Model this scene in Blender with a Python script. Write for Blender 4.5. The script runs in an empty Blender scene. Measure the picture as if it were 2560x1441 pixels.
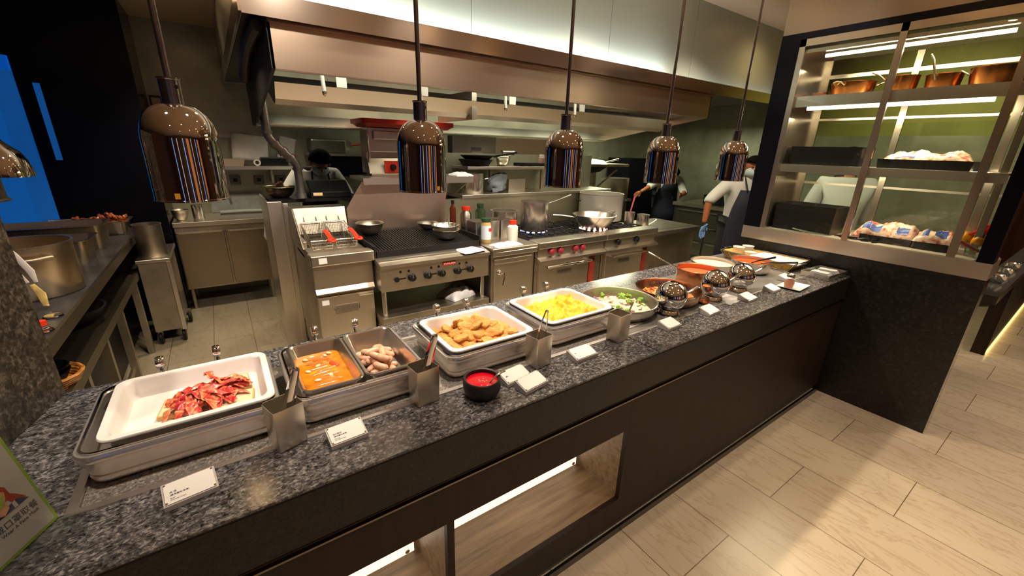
import bpy, bmesh, math, random
from math import sin, cos, pi, radians
from mathutils import Vector, Matrix, noise
random.seed(7)
SC = bpy.context.scene
COL = SC.collection

# ---------------------------------------------------------------- camera
def make_camera():
    yaw, pitch, roll, f = 0.613676, 0.3276536, 0.0293451, 1027.79
    fw = Vector((sin(yaw)*cos(pitch), cos(yaw)*cos(pitch), -sin(pitch)))
    r = Vector((cos(yaw), -sin(yaw), 0)); u = r.cross(fw)
    r2 = cos(roll)*r + sin(roll)*u; u2 = -sin(roll)*r + cos(roll)*u
    cam = bpy.data.cameras.new('camera'); cam.sensor_width = 36.0
    cam.lens = f/2560*36.0; cam.clip_start = 0.02; cam.clip_end = 100
    o = bpy.data.objects.new('camera', cam); COL.objects.link(o)
    m = Matrix((r2, u2, -fw)).transposed().to_4x4()
    m.translation = Vector((0, 0, 1.66)); o.matrix_world = m
    SC.camera = o
make_camera()

# ---------------------------------------------------------------- world, exposure
w = bpy.data.worlds.new('world'); SC.world = w; w.use_nodes = True
w.node_tree.nodes['Background'].inputs[0].default_value = (0.9, 0.75, 0.6, 1)
w.node_tree.nodes['Background'].inputs[1].default_value = 0.02
SC.view_settings.view_transform = 'Standard'
SC.view_settings.look = 'None'
SC.view_settings.exposure = 0.0
SC.view_settings.gamma = 1.0
SC.view_settings.use_curve_mapping = False
SC.cycles.max_bounces = 10
SC.cycles.glossy_bounces = 5
SC.cycles.sample_clamp_indirect = 4.0
SC.cycles.caustics_reflective = False
SC.cycles.caustics_refractive = False

# ---------------------------------------------------------------- lights of the room
def lamp(name, kind, loc, energy, color, target=None, size=0.1, size_y=None, angle=90, blend=0.5, rot=None):
    l = bpy.data.lights.new(name, kind); l.energy = energy; l.color = color
    if kind == 'SPOT':
        l.spot_size = radians(angle); l.spot_blend = blend; l.shadow_soft_size = size
    elif kind == 'AREA':
        l.size = size
        if size_y: l.shape = 'RECTANGLE'; l.size_y = size_y
    else: l.shadow_soft_size = size
    o = bpy.data.objects.new(name, l); COL.objects.link(o); o.location = loc
    if target is not None:
        o.rotation_euler = (Vector(target)-Vector(loc)).to_track_quat('-Z', 'Y').to_euler()
    if rot: o.rotation_euler = rot
    o['kind'] = 'helper'
    return o
WARM = (1.0, 0.84, 0.68); PINK = (1.0, 0.85, 0.79); LED = (1.0, 0.80, 0.50)
DOWNLIGHTS = [(0.35, -0.4), (2.3, -0.25), (3.3, -0.75), (4.8, -0.6), (1.7, -1.3), (3.9, -1.9), (-0.9, -0.6), (0.2, -2.2), (6.0, -0.2), (6.3, -2.0)]
COUNTER_DOWNLIGHTS = [(-0.5, 0.98), (0.55, 1.02), (1.5, 1.02), (2.5, 1.02), (3.2, 1.0), (0.9, 1.95), (2.3, 1.95), (3.6, 1.95)]
for i, (x, y) in enumerate(DOWNLIGHTS):
    lamp('downlight_beam', 'SPOT', (x, y, 2.86), 62, WARM, (x, y, 0), size=0.05, angle=88, blend=0.6)
for i, (x, y) in enumerate(COUNTER_DOWNLIGHTS):
    if y < 1.5: lamp('downlight_beam', 'SPOT', (x, y, 2.86), [92, 130, 135, 130, 50][i], (1.0, 0.86, 0.72), (x, y+1.5, 0.5), size=0.05, angle=84, blend=0.7)
    else: lamp('downlight_beam', 'SPOT', (x, y, 2.86), 130, (1.0, 0.83, 0.62), (x, y-0.2, 0), size=0.05, angle=125, blend=0.8)
# kitchen: tubes inside the extraction hood, added fill spots over the left bay, tubes of the rear line
for x in (1.45, 2.5, 3.5):
    lamp('hood_tube_light', 'AREA', (x, 3.60, 2.02), 3, (1.0, 0.96, 0.72), (x, 3.95, 0.9), size=0.9, size_y=0.10)
    lamp('hood_tube_light', 'SPOT', (x, 3.30, 1.97), 24, (1.0, 0.94, 0.72), (x, 3.2, 0), size=0.05, angle=150, blend=0.8)
for x in (0.9, 2.2, 3.5):
    lamp('hood_front_light', 'AREA', (x, 2.60, 2.16), 3.5, (1.0, 0.96, 0.76), (x, 3.2, 1.75), size=0.9, size_y=0.04)
for x, y, e in ((-0.12, 3.1, 75), (-0.1, 4.4, 100)):
    lamp('bay_downlight_beam', 'SPOT', (x, y, 2.66), e, (1.0, 0.82, 0.58), (x, y+(0.45 if y > 4 else 0), 0.5), size=0.06, angle=80, blend=0.8)  # added to brighten the bay floor and cabinets
lamp('rear_line_light', 'AREA', (4.9, 4.5, 2.1), 46, (0.96, 1.0, 0.68), size=1.6, size_y=0.3)
lamp('cook_downlight_beam', 'SPOT', (0.75, 4.75, 2.2), 22, (1.0, 0.90, 0.70), (0.6, 4.9, 0), size=0.05, angle=120, blend=0.9)  # spot added to lighten the cook, with no fixture of its own
lamp('rear_line_light', 'AREA', (2.6, 4.7, 2.2), 4, (0.96, 1.0, 0.68), size=2.4, size_y=0.3)
# light strip lying in the cove behind the bulkhead fascia, washing the white panels upwards
lamp('cove_strip_light', 'AREA', (1.75, 2.475, 2.262), 14, (0.90, 0.98, 1.0), size=3.1, size_y=0.03, rot=(pi-0.12, 0, 0))
# added unseen spot that brightens the upper part of the blue door
lamp('blue_door_light', 'SPOT', (-1.6, 4.0, 2.85), 110, (0.03, 0.30, 1.0), (-1.55, 4.9, 1.9), size=0.1, angle=48, blend=1.0)
# strips of the glass cabinet
lamp('cabinet_strip_light', 'AREA', (3.62, 1.0, 2.292), 6, LED, size=0.9, size_y=0.03, rot=(0, 0.1, pi/2))
lamp('cabinet_strip_light', 'AREA', (3.62, 1.0, 1.975), 14, LED, size=0.9, size_y=0.03, rot=(0, 0.1, pi/2))
lamp('cabinet_strip_light', 'AREA', (3.60, 0.95, 1.575), 9, LED, size=1.0, size_y=0.03, rot=(0, 0.1, pi/2))
lamp('kitchen_wall_light', 'SPOT', (5.9, 1.5, 2.85), 70, (1.0, 0.95, 0.55), (7.2, 1.5, 1.6), size=0.1, angle=120, blend=1.0)

# ---------------------------------------------------------------- materials
def nt(name):
    m = bpy.data.materials.new(name); m.use_nodes = True
    return m, m.node_tree.nodes, m.node_tree.links, m.node_tree.nodes['Principled BSDF']
def mat(name, col, rough=0.5, metal=0.0, emit=None, estr=0.0, trans=0.0, ior=1.45, alpha=1.0, bump=0.0, bscale=60.0, var=0.0, vscale=8.0, coat=0.0, sss=0.0):
    m, N, L, B = nt(name)
    B.inputs['Base Color'].default_value = (*col, 1); B.inputs['Roughness'].default_value = rough
    B.inputs['Metallic'].default_value = metal; B.inputs['IOR'].default_value = ior
    B.inputs['Transmission Weight'].default_value = trans; B.inputs['Alpha'].default_value = alpha
    B.inputs['Coat Weight'].default_value = coat
    if sss: B.inputs['Subsurface Weight'].default_value = sss; B.inputs['Subsurface Radius'].default_value = (0.02, 0.01, 0.005); B.inputs['Subsurface Scale'].default_value = 0.5
    if emit: B.inputs['Emission Color'].default_value = (*emit, 1); B.inputs['Emission Strength'].default_value = estr
    tc = N.new('ShaderNodeTexCoord')
    if var:
        n = N.new('ShaderNodeTexNoise'); n.inputs['Scale'].default_value = vscale; n.inputs['Detail'].default_value = 4
        L.new(tc.outputs['Object'], n.inputs['Vector'])
        r = N.new('ShaderNodeValToRGB'); r.color_ramp.elements[0].position = 0.3; r.color_ramp.elements[1].position = 0.7
        r.color_ramp.elements[0].color = (*[c*(1-var) for c in col], 1); r.color_ramp.elements[1].color = (*[min(1, c*(1+var)) for c in col], 1)
        L.new(n.outputs['Fac'], r.inputs['Fac']); L.new(r.outputs['Color'], B.inputs['Base Color'])
    if bump:
        n = N.new('ShaderNodeTexNoise'); n.inputs['Scale'].default_value = bscale; n.inputs['Detail'].default_value = 3
        L.new(tc.outputs['Object'], n.inputs['Vector'])
        b = N.new('ShaderNodeBump'); b.inputs['Strength'].default_value = bump; b.inputs['Distance'].default_value = 0.01
        L.new(n.outputs['Fac'], b.inputs['Height']); L.new(b.outputs['Normal'], B.inputs['Normal'])
    return m
def brushed(name, col, rough=0.3, stretch=(1, 1, 40), amount=0.14, smear=0.0):
    m, N, L, B = nt(name)
    B.inputs['Metallic'].default_value = 1.0; B.inputs['Base Color'].default_value = (*col, 1)
    tc = N.new('ShaderNodeTexCoord'); mp = N.new('ShaderNodeMapping'); mp.inputs['Scale'].default_value = stretch
    n = N.new('ShaderNodeTexNoise'); n.inputs['Scale'].default_value = 9; n.inputs['Detail'].default_value = 5
    L.new(tc.outputs['Object'], mp.inputs['Vector']); L.new(mp.outputs['Vector'], n.inputs['Vector'])
    r = N.new('ShaderNodeMapRange'); r.inputs['To Min'].default_value = rough-amount*0.15; r.inputs['To Max'].default_value = rough+amount*0.25
    L.new(n.outputs['Fac'], r.inputs['Value']); L.new(r.outputs['Result'], B.inputs['Roughness'])
    if smear:
        n2 = N.new('ShaderNodeTexNoise'); n2.inputs['Scale'].default_value = 3.5; n2.inputs['Detail'].default_value = 6
        L.new(tc.outputs['Object'], n2.inputs['Vector'])
        rr = N.new('ShaderNodeValToRGB'); rr.color_ramp.elements[0].position = 0.35; rr.color_ramp.elements[1].position = 0.75
        rr.color_ramp.elements[0].color = (*[c*(1-smear) for c in col], 1); rr.color_ramp.elements[1].color = (*col, 1)
        L.new(n2.outputs['Fac'], rr.inputs['Fac']); L.new(rr.outputs['Color'], B.inputs['Base Color'])
    return m
def granite(name, dark, mid, light, scale=60, rough=0.16, rbump=0.0, flow=(1, 1, 1)):
    m, N, L, B = nt(name)
    tc = N.new('ShaderNodeTexCoord'); mp = N.new('ShaderNodeMapping'); mp.inputs['Scale'].default_value = flow
    mp.inputs['Rotation'].default_value = (0, 0, 0.5)
    L.new(tc.outputs['Object'], mp.inputs['Vector'])
    n = N.new('ShaderNodeTexNoise'); n.inputs['Scale'].default_value = scale; n.inputs['Detail'].default_value = 6; n.inputs['Roughness'].default_value = 0.65; n.inputs['Distortion'].default_value = 0.7
    v = N.new('ShaderNodeTexVoronoi'); v.inputs['Scale'].default_value = scale*1.6
    L.new(mp.outputs['Vector'], n.inputs['Vector']); L.new(mp.outputs['Vector'], v.inputs['Vector'])
    mx = N.new('ShaderNodeMath'); mx.operation = 'MULTIPLY_ADD'; mx.inputs[1].default_value = 0.16
    L.new(v.outputs['Color'], mx.inputs[0]); L.new(n.outputs['Fac'], mx.inputs[2])
    r = N.new('ShaderNodeValToRGB'); e = r.color_ramp.elements
    e[0].position = 0.42; e[0].color = (*dark, 1); e[1].position = 0.80; e[1].color = (*light, 1)
    x = r.color_ramp.elements.new(0.60); x.color = (*mid, 1)
    L.new(mx.outputs[0], r.inputs['Fac']); L.new(r.outputs['Color'], B.inputs['Base Color'])
    B.inputs['Roughness'].default_value = rough
    if rbump:
        b = N.new('ShaderNodeBump'); b.inputs['Strength'].default_value = rbump; b.inputs['Distance'].default_value = 0.004
        L.new(n.outputs['Fac'], b.inputs['Height']); L.new(b.outputs['Normal'], B.inputs['Normal'])
    return m
def wood(name, a, b, rough=0.4, scale=(1, 14, 14), rot=0.0):
    m, N, L, B = nt(name)
    tc = N.new('ShaderNodeTexCoord'); mp = N.new('ShaderNodeMapping'); mp.inputs['Scale'].default_value = scale; mp.inputs['Rotation'].default_value = (0, 0, rot)
    n = N.new('ShaderNodeTexNoise'); n.inputs['Scale'].default_value = 3.5; n.inputs['Detail'].default_value = 7; n.inputs['Roughness'].default_value = 0.6
    L.new(tc.outputs['Object'], mp.inputs['Vector']); L.new(mp.outputs['Vector'], n.inputs['Vector'])
    r = N.new('ShaderNodeValToRGB'); r.color_ramp.elements[0].position = 0.32; r.color_ramp.elements[1].position = 0.68
    r.color_ramp.elements[0].color = (*a, 1); r.color_ramp.elements[1].color = (*b, 1)
    L.new(n.outputs['Fac'], r.inputs['Fac']); L.new(r.outputs['Color'], B.inputs['Base Color'])
    B.inputs['Roughness'].default_value = rough
    return m
def tiles(name, c1, c2, mortar, bw, rh, off, swap, ox, oy, rough=0.22, vein=True, msize=0.002):
    m, N, L, B = nt(name)
    tc = N.new('ShaderNodeTexCoord'); sp = N.new('ShaderNodeSeparateXYZ'); cb = N.new('ShaderNodeCombineXYZ')
    L.new(tc.outputs['Object'], sp.inputs[0])
    def add(sock, v):
        a = N.new('ShaderNodeMath'); a.operation = 'ADD'; a.inputs[1].default_value = v; L.new(sock, a.inputs[0]); return a.outputs[0]
    X, Y = add(sp.outputs[0], ox), add(sp.outputs[1], oy)
    L.new(Y if swap else X, cb.inputs[0]); L.new(X if swap else Y, cb.inputs[1])
    k = N.new('ShaderNodeTexBrick'); k.inputs['Scale'].default_value = 1.0
    k.inputs['Brick Width'].default_value = bw; k.inputs['Row Height'].default_value = rh; k.offset = off; k.offset_frequency = 2
    k.inputs['Mortar Size'].default_value = msize; k.inputs['Mortar Smooth'].default_value = 0.1; k.inputs['Bias'].default_value = 0.0
    k.inputs['Color1'].default_value = (*c1, 1); k.inputs['Color2'].default_value = (*c2, 1); k.inputs['Mortar'].default_value = (*mortar, 1)
    L.new(cb.outputs[0], k.inputs['Vector'])
    last = k.outputs['Color']
    if vein:
        mp = N.new('ShaderNodeMapping'); mp.inputs['Scale'].default_value = (7, 1.6, 1); mp.inputs['Rotation'].default_value = (0, 0, 0.35)
        L.new(tc.outputs['Object'], mp.inputs['Vector'])
        n = N.new('ShaderNodeTexNoise'); n.inputs['Scale'].default_value = 1.6; n.inputs['Detail'].default_value = 9; n.inputs['Roughness'].default_value = 0.62; n.inputs['Distortion'].default_value = 0.8
        L.new(mp.outputs[0], n.inputs['Vector'])
        r = N.new('ShaderNodeValToRGB'); e = r.color_ramp.elements
        e[0].position = 0.47; e[0].color = (1, 1, 1, 1); e[1].position = 0.53; e[1].color = (1, 1, 1, 1)
        x = e.new(0.5); x.color = (0.80, 0.74, 0.66, 1)
        L.new(n.outputs['Fac'], r.inputs['Fac'])
        mx = N.new('ShaderNodeMix'); mx.data_type = 'RGBA'; mx.blend_type = 'MULTIPLY'; mx.inputs['Factor'].default_value = 0.8
        L.new(last, mx.inputs['A']); L.new(r.outputs['Color'], mx.inputs['B']); last = mx.outputs['Result']
    L.new(last, B.inputs['Base Color']); B.inputs['Roughness'].default_value = rough
    return m
def emis(name, col, s):
    m, N, L, B = nt(name); B.inputs['Base Color'].default_value = (*col, 1)
    B.inputs['Emission Color'].default_value = (*col, 1); B.inputs['Emission Strength'].default_value = s
    return m
def clear(name, col=(1, 1, 1), rough=0.0, refl=0.10):
    # thin sheet of glass: mostly see-through, mirror-like at glancing angles
    m = bpy.data.materials.new(name); m.use_nodes = True; N = m.node_tree.nodes; L = m.node_tree.links; N.clear()
    o = N.new('ShaderNodeOutputMaterial'); t = N.new('ShaderNodeBsdfTransparent'); t.inputs[0].default_value = (*col, 1)
    g = N.new('ShaderNodeBsdfGlossy'); g.inputs['Roughness'].default_value = rough
    ge = N.new('ShaderNodeNewGeometry'); dt = N.new('ShaderNodeVectorMath'); dt.operation = 'DOT_PRODUCT'
    L.new(ge.outputs['Normal'], dt.inputs[0]); L.new(ge.outputs['Incoming'], dt.inputs[1])
    def mth(op, x, y=None):
        q = N.new('ShaderNodeMath'); q.operation = op
        for i, v in enumerate((x, y)):
            if v is None: continue
            if isinstance(v, float): q.inputs[i].default_value = v
            else: L.new(v, q.inputs[i])
        return q.outputs[0]
    one = mth('SUBTRACT', 1.0, mth('ABSOLUTE', dt.outputs['Value']))
    f = mth('ADD', mth('MULTIPLY', mth('POWER', one, 5.0), 0.9), refl*0.35)
    mx = N.new('ShaderNodeMixShader'); L.new(f, mx.inputs[0]); L.new(t.outputs[0], mx.inputs[1]); L.new(g.outputs[0], mx.inputs[2])
    L.new(mx.outputs[0], o.inputs['Surface'])
    return m

STEEL = brushed('brushed_steel', (0.78, 0.71, 0.60), 0.32, (1, 1, 30))
STEELH = brushed('brushed_steel_horizontal', (0.78, 0.72, 0.62), 0.30, (30, 1, 1))
STEELD = brushed('worn_steel', (0.62, 0.55, 0.44), 0.38, (1, 1, 18), 0.16, 0.45)
CHAFST = brushed('chafer_steel', (0.90, 0.84, 0.78), 0.27, (2, 2, 30), 0.0); CHAFST.node_tree.nodes['Principled BSDF'].inputs['Metallic'].default_value = 0.85
STEELB = brushed('pan_steel', (0.80, 0.75, 0.69), 0.25, (2, 2, 12), 0.08)
HOODM = brushed('hood_steel', (0.50, 0.39, 0.30), 0.27, (1, 30, 30), 0.02)
FASC = brushed('fascia_metal', (0.50, 0.41, 0.34), 0.18, (1, 20, 20), 0.02)
WALLST = brushed('wall_steel', (0.50, 0.49, 0.36), 0.42, (18, 18, 1), 0.06, 0.35); WALLST.node_tree.nodes['Principled BSDF'].inputs['Metallic'].default_value = 0.6
CHROME = mat('chrome', (0.80, 0.78, 0.76), 0.04, 1.0)
DCHROME = mat('lamp_chrome', (0.62, 0.56, 0.52), 0.035, 1.0)
ROD = mat('rod_bronze', (0.24, 0.20, 0.19), 0.22, 1.0)
IRON = mat('black_iron', (0.012, 0.011, 0.010), 0.6, 0.0, bump=0.3, bscale=80); IRON.node_tree.nodes['Principled BSDF'].inputs['Specular IOR Level'].default_value = 0.2
BLACKP = mat('black_plastic', (0.010, 0.010, 0.010), 0.4); BLACKP.node_tree.nodes['Principled BSDF'].inputs['Specular IOR Level'].default_value = 0.25
BLACKG = mat('black_gloss', (0.004, 0.004, 0.007), 0.22); BLACKG.node_tree.nodes['Principled BSDF'].inputs['Specular IOR Level'].default_value = 0.15
PORC = mat('white_porcelain', (0.86, 0.82, 0.78), 0.14, coat=0.3)
PAPER = mat('white_paper', (0.80, 0.78, 0.74), 0.7)
CLOTHW = mat('white_cloth', (0.70, 0.68, 0.68), 0.9, bump=0.25, bscale=300)
RED = mat('red_plastic', (0.72, 0.035, 0.012), 0.35)
ACRY = clear('acrylic', (0.93, 0.95, 0.95), 0.02)
GLASS = clear('cabinet_glass', (0.94, 0.97, 0.95), 0.0)

# ---------------------------------------------------------------- mesh helpers
class M:
    def __init__(s): s.v = []; s.f = []
    def add(s, vs, fs):
        k = len(s.v); s.v += [tuple(p) for p in vs]; s.f += [tuple(i+k for i in f) for f in fs]; return s
    def box(s, x0, x1, y0, y1, z0, z1):
        return s.add([(x0,y0,z0),(x1,y0,z0),(x1,y1,z0),(x0,y1,z0),(x0,y0,z1),(x1,y0,z1),(x1,y1,z1),(x0,y1,z1)],
                     [(0,3,2,1),(4,5,6,7),(0,1,5,4),(1,2,6,5),(2,3,7,6),(3,0,4,7)])
    def obox(s, c, sx, sy, sz, R):
        c = Vector(c); n = len(s.v); s.box(-sx/2, sx/2, -sy/2, sy/2, -sz/2, sz/2)
        for i in range(n, len(s.v)): s.v[i] = tuple(c + R @ Vector(s.v[i]))
        return s
    def prism(s, poly, ax, a, b):
        def P(p, t): return {'x': (t, p[0], p[1]), 'y': (p[0], t, p[1]), 'z': (p[0], p[1], t)}[ax]
        n = len(poly)
        return s.add([P(p, a) for p in poly]+[P(p, b) for p in poly],
                     [tuple(range(n)), tuple(range(2*n-1, n-1, -1))]+[(i, i+n, (i+1) % n+n, (i+1) % n) for i in range(n)])
    def lathe(s, prof, n=32, c=(0, 0, 0), sx=1, sy=1, R=None):
        vs = []; fs = []; c = Vector(c)
        for r, z in prof:
            for i in range(n):
                a = 2*pi*i/n; p = Vector((r*cos(a)*sx, r*sin(a)*sy, z))
                vs.append(c+(R @ p if R else p))
        m = len(prof)
        for j in range(m-1):
            for i in range(n):
                fs.append((j*n+i, j*n+(i+1) % n, (j+1)*n+(i+1) % n, (j+1)*n+i))
        if prof[0][0] > 1e-6: fs.append(tuple(range(n-1, -1, -1)))
        if prof[-1][0] > 1e-6: fs.append(tuple((m-1)*n+i for i in range(n)))
        return s.add(vs, fs)
    def lathe_open(s, prof, n=32, **k):
        b = len(s.f); s.lathe(prof, n, **k)
        s.f = [f for i, f in enumerate(s.f) if i < b or len(f) == 4]; return s
    def loft(s, loops, cap0=True, cap1=True):
        n = len(loops[0]); vs = [p for l in loops for p in l]; fs = []
        for j in range(len(loops)-1):
            for i in range(n): fs.append((j*n+i, j*n+(i+1) % n, (j+1)*n+(i+1) % n, (j+1)*n+i))
        if cap0: fs.append(tuple(range(n-1, -1, -1)))
        if cap1: fs.append(tuple((len(loops)-1)*n+i for i in range(n)))
        return s.add(vs, fs)
    def tube(s, pts, r, n=8, closed=False, flat=1.0, caps=True):
        pts = [Vector(p) for p in pts]; m = len(pts); loops = []
        rs = r if isinstance(r, (list, tuple)) else [r]*m
        up = None
        for i, p in enumerate(pts):
            if closed: t = pts[(i+1) % m]-pts[i-1]
            else: t = pts[min(i+1, m-1)]-pts[max(i-1, 0)]
            t.normalize()
            if up is None:
                up = Vector((0, 0, 1)) if abs(t.z) < 0.9 else Vector((0, 1, 0))
            a = t.cross(up)
            if a.length < 1e-5: a = t.orthogonal()
            a.normalize(); b = a.cross(t); up = b
            loops.append([p+a*rs[i]*cos(2*pi*k/n)+b*rs[i]*flat*sin(2*pi*k/n) for k in range(n)])
        if closed: loops.append(loops[0]); return s.loft(loops, False, False)
        return s.loft(loops, caps, caps)
    def ball(s, c, r, n=16, m=10, R=None, nz=0.0, nf=1.0, seed=0.0):
        rr = r if isinstance(r, (tuple, list)) else (r, r, r); c = Vector(c); vs = []; fs = []
        for j in range(m+1):
            ph = pi*j/m
            for i in range(n):
                a = 2*pi*i/n; p = Vector((sin(ph)*cos(a), sin(ph)*sin(a), -cos(ph)))
                if nz: p = p*(1+nz*noise.noise(p*nf+Vector((seed, seed*1.7, seed*0.3))))
                p = Vector((p.x*rr[0], p.y*rr[1], p.z*rr[2]))
                vs.append(c+(R @ p if R else p))
        for j in range(m):
            for i in range(n): fs.append((j*n+i, j*n+(i+1) % n, (j+1)*n+(i+1) % n, (j+1)*n+i))
        return s.add(vs, fs)
    def warp(s, fn): s.v = [tuple(fn(Vector(p))) for p in s.v]; return s
    def build(s, name, mt, parent=None, smooth=35, bevel=0.0, seg=2, solid=0.0, sub=0):
        me = bpy.data.meshes.new(name); me.from_pydata([tuple(p) for p in s.v], [], s.f)
        bm = bmesh.new(); bm.from_mesh(me); bmesh.ops.remove_doubles(bm, verts=bm.verts, dist=1e-6)
        bmesh.ops.recalc_face_normals(bm, faces=bm.faces); bm.to_mesh(me); bm.free()
        me.materials.append(mt)
        o = bpy.data.objects.new(name, me); COL.objects.link(o)
        if parent is not None: o.parent = parent
        if smooth:
            me.shade_smooth(); me.set_sharp_from_angle(angle=radians(smooth))
        if solid: d = o.modifiers.new('solid', 'SOLIDIFY'); d.thickness = solid; d.offset = 0
        if bevel:
            d = o.modifiers.new('bevel', 'BEVEL'); d.width = bevel; d.segments = seg; d.limit_method = 'ANGLE'; d.angle_limit = radians(40)
            d.harden_normals = False
        if sub: d = o.modifiers.new('sub', 'SUBSURF'); d.levels = sub; d.render_levels = sub
        return o
def tag(o, label=None, cat=None, group=None, kind=None):
    if label: o['label'] = label
    if cat: o['category'] = cat
    if group: o['group'] = group
    if kind: o['kind'] = kind
    return o
def thing(name, label, cat, loc=(0, 0, 0), rz=0.0, group=None):
    o = bpy.data.objects.new(name, None); COL.objects.link(o); o.empty_display_size = 0.05
    o.location = loc; o.rotation_euler = (0, 0, rz)
    return tag(o, label, cat, group)
def solo(name, m, mt, label, cat, loc=(0, 0, 0), rz=0.0, group=None, rot=None, kind=None, **k):
    o = m.build(name, mt, None, **k); o.location = loc; o.rotation_euler = rot if rot else (0, 0, rz)
    return tag(o, label, cat, group, kind)
def struct(name, m, mt, **k):
    return tag(m.build(name, mt, None, **k), kind='structure')
def kids(o): return [c for c in COL.objects if c.parent is o]
def copy_tree(o, parent=None, label=None, loc=None, rz=None, scale=None, group=None):
    ch = [c for c in CH.get(o.name, [])]
    c = o.copy(); COL.objects.link(c)
    if parent is not None: c.parent = parent
    if label: c['label'] = label
    if group: c['group'] = group
    if loc is not None: c.location = loc
    if rz is not None: c.rotation_euler = (0, 0, rz)
    if scale is not None: c.scale = (scale,)*3
    for k in ch: copy_tree(k, c)
    return c
CH = {}
def index_children(o):
    CH[o.name] = [c for c in COL.objects if c.parent is o]
    for c in CH[o.name]: index_children(c)
def rr(w, d, r, z, n=5, cx=0, cy=0):
    out = []
    for (sx, sy, a0) in ((1, 1, 0), (-1, 1, pi/2), (-1, -1, pi), (1, -1, 1.5*pi)):
        for i in range(n+1):
            a = a0+pi/2*i/n
            out.append((cx+sx*(w/2-r)+r*cos(a), cy+sy*(d/2-r)+r*sin(a), z))
    return out
def soft(pts, it=3):
    pts = [Vector(p) for p in pts]
    for _ in range(it):
        q = [pts[0]]
        for a, b in zip(pts, pts[1:]): q += [a.lerp(b, 0.25), a.lerp(b, 0.75)]
        pts = q+[pts[-1]]
    return pts
def Rz(a): return Matrix.Rotation(a, 3, 'Z')
def Rx(a): return Matrix.Rotation(a, 3, 'X')
def Ry(a): return Matrix.Rotation(a, 3, 'Y')
def text(name, body, size, mt, parent, loc, rot, align='LEFT', extrude=0.0003):
    c = bpy.data.curves.new(name, 'FONT'); c.body = body; c.size = size; c.align_x = align; c.align_y = 'CENTER'; c.extrude = extrude
    t = bpy.data.objects.new(name+'_tmp', c); COL.objects.link(t)
    dg = bpy.context.evaluated_depsgraph_get()
    me = bpy.data.meshes.new_from_object(t.evaluated_get(dg)); me.materials.clear(); me.materials.append(mt)
    bpy.data.objects.remove(t); bpy.data.curves.remove(c)
    o = bpy.data.objects.new(name, me); COL.objects.link(o); o.parent = parent; o.location = loc; o.rotation_euler = rot
    return o
def flat(name, poly, mt, parent, loc=(0, 0, 0), rot=(0, 0, 0), th=0.0004):
    o = M().prism(poly, 'z', 0, th).build(name, mt, parent, smooth=0); o.location = loc; o.rotation_euler = rot; return o

# ================================================================ SETTING
FLOORM = tiles('floor_marble', (0.60, 0.50, 0.36), (0.53, 0.43, 0.31), (0.16, 0.11, 0.07), 0.79, 0.3965, 0.5, True, -1.67+0.3965*20, -0.58+0.79*20, 0.24)
KITM = tiles('kitchen_tile', (0.34, 0.28, 0.19), (0.30, 0.25, 0.17), (0.06, 0.05, 0.04), 0.6, 0.295, 0.5, True, -0.04+0.295*40, 0.1+12, 0.3)
CEILM = mat('ceiling_paint', (0.78, 0.60, 0.42), 0.6)
PANELM = mat('bulkhead_panel', (0.40, 0.43, 0.36), 0.38)
BACKW = wood('room_wood', (0.14, 0.07, 0.035), (0.26, 0.14, 0.07), 0.35, (10, 10, 1))
GRAN = granite('granite_polished', (0.006, 0.006, 0.007), (0.085, 0.080, 0.082), (0.36, 0.335, 0.325), 85, 0.17, 0.0, (1, 1.4, 1))
GRANR = granite('granite_end', (0.006, 0.005, 0.004), (0.042, 0.034, 0.026), (0.17, 0.135, 0.105), 55, 0.35, 0.15)
GRANF = granite('granite_front', (0.004, 0.0035, 0.003), (0.009, 0.0075, 0.006), (0.025, 0.02, 0.015), 90, 0.38)
GRANB = granite('black_granite', (0.003, 0.003, 0.0025), (0.007, 0.007, 0.006), (0.028, 0.026, 0.023), 45, 0.34)
struct('floor', M().box(-5, 9, -5, 1.70, -0.1, 0), FLOORM, smooth=0)
tag(M().box(-5, 9, 1.70, 7.0, -0.1, 0).build('floor_kitchen', KITM, smooth=0), kind='structure')
struct('ceiling', M().box(-5, 9, -5, 2.53, 2.93, 3.05), CEILM, smooth=0)
struct('ceiling_kitchen', M().box(-5, 0.205, 2.53, 7.0, 2.72, 3.05), CEILM, smooth=0)
m = M()
struct('wall_front', M().box(-5, 9, -5.1, -5, 0, 3.05), BACKW, smooth=0)
struct('wall_left', M().box(-5.1, -5, -5, 7, 0, 3.05), BACKW, smooth=0)
struct('wall_right', M().box(9, 9.1, -5, 7, 0, 3.05), BACKW, smooth=0)
struct('wall_back', M().box(-5, 9, 5.62, 5.75, 0, 3.05), WALLST, smooth=0)
struct('trim_1', M().box(-0.42, 0.9, 5.605, 5.62, 1.70, 1.725), STEELD, smooth=0)
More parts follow.
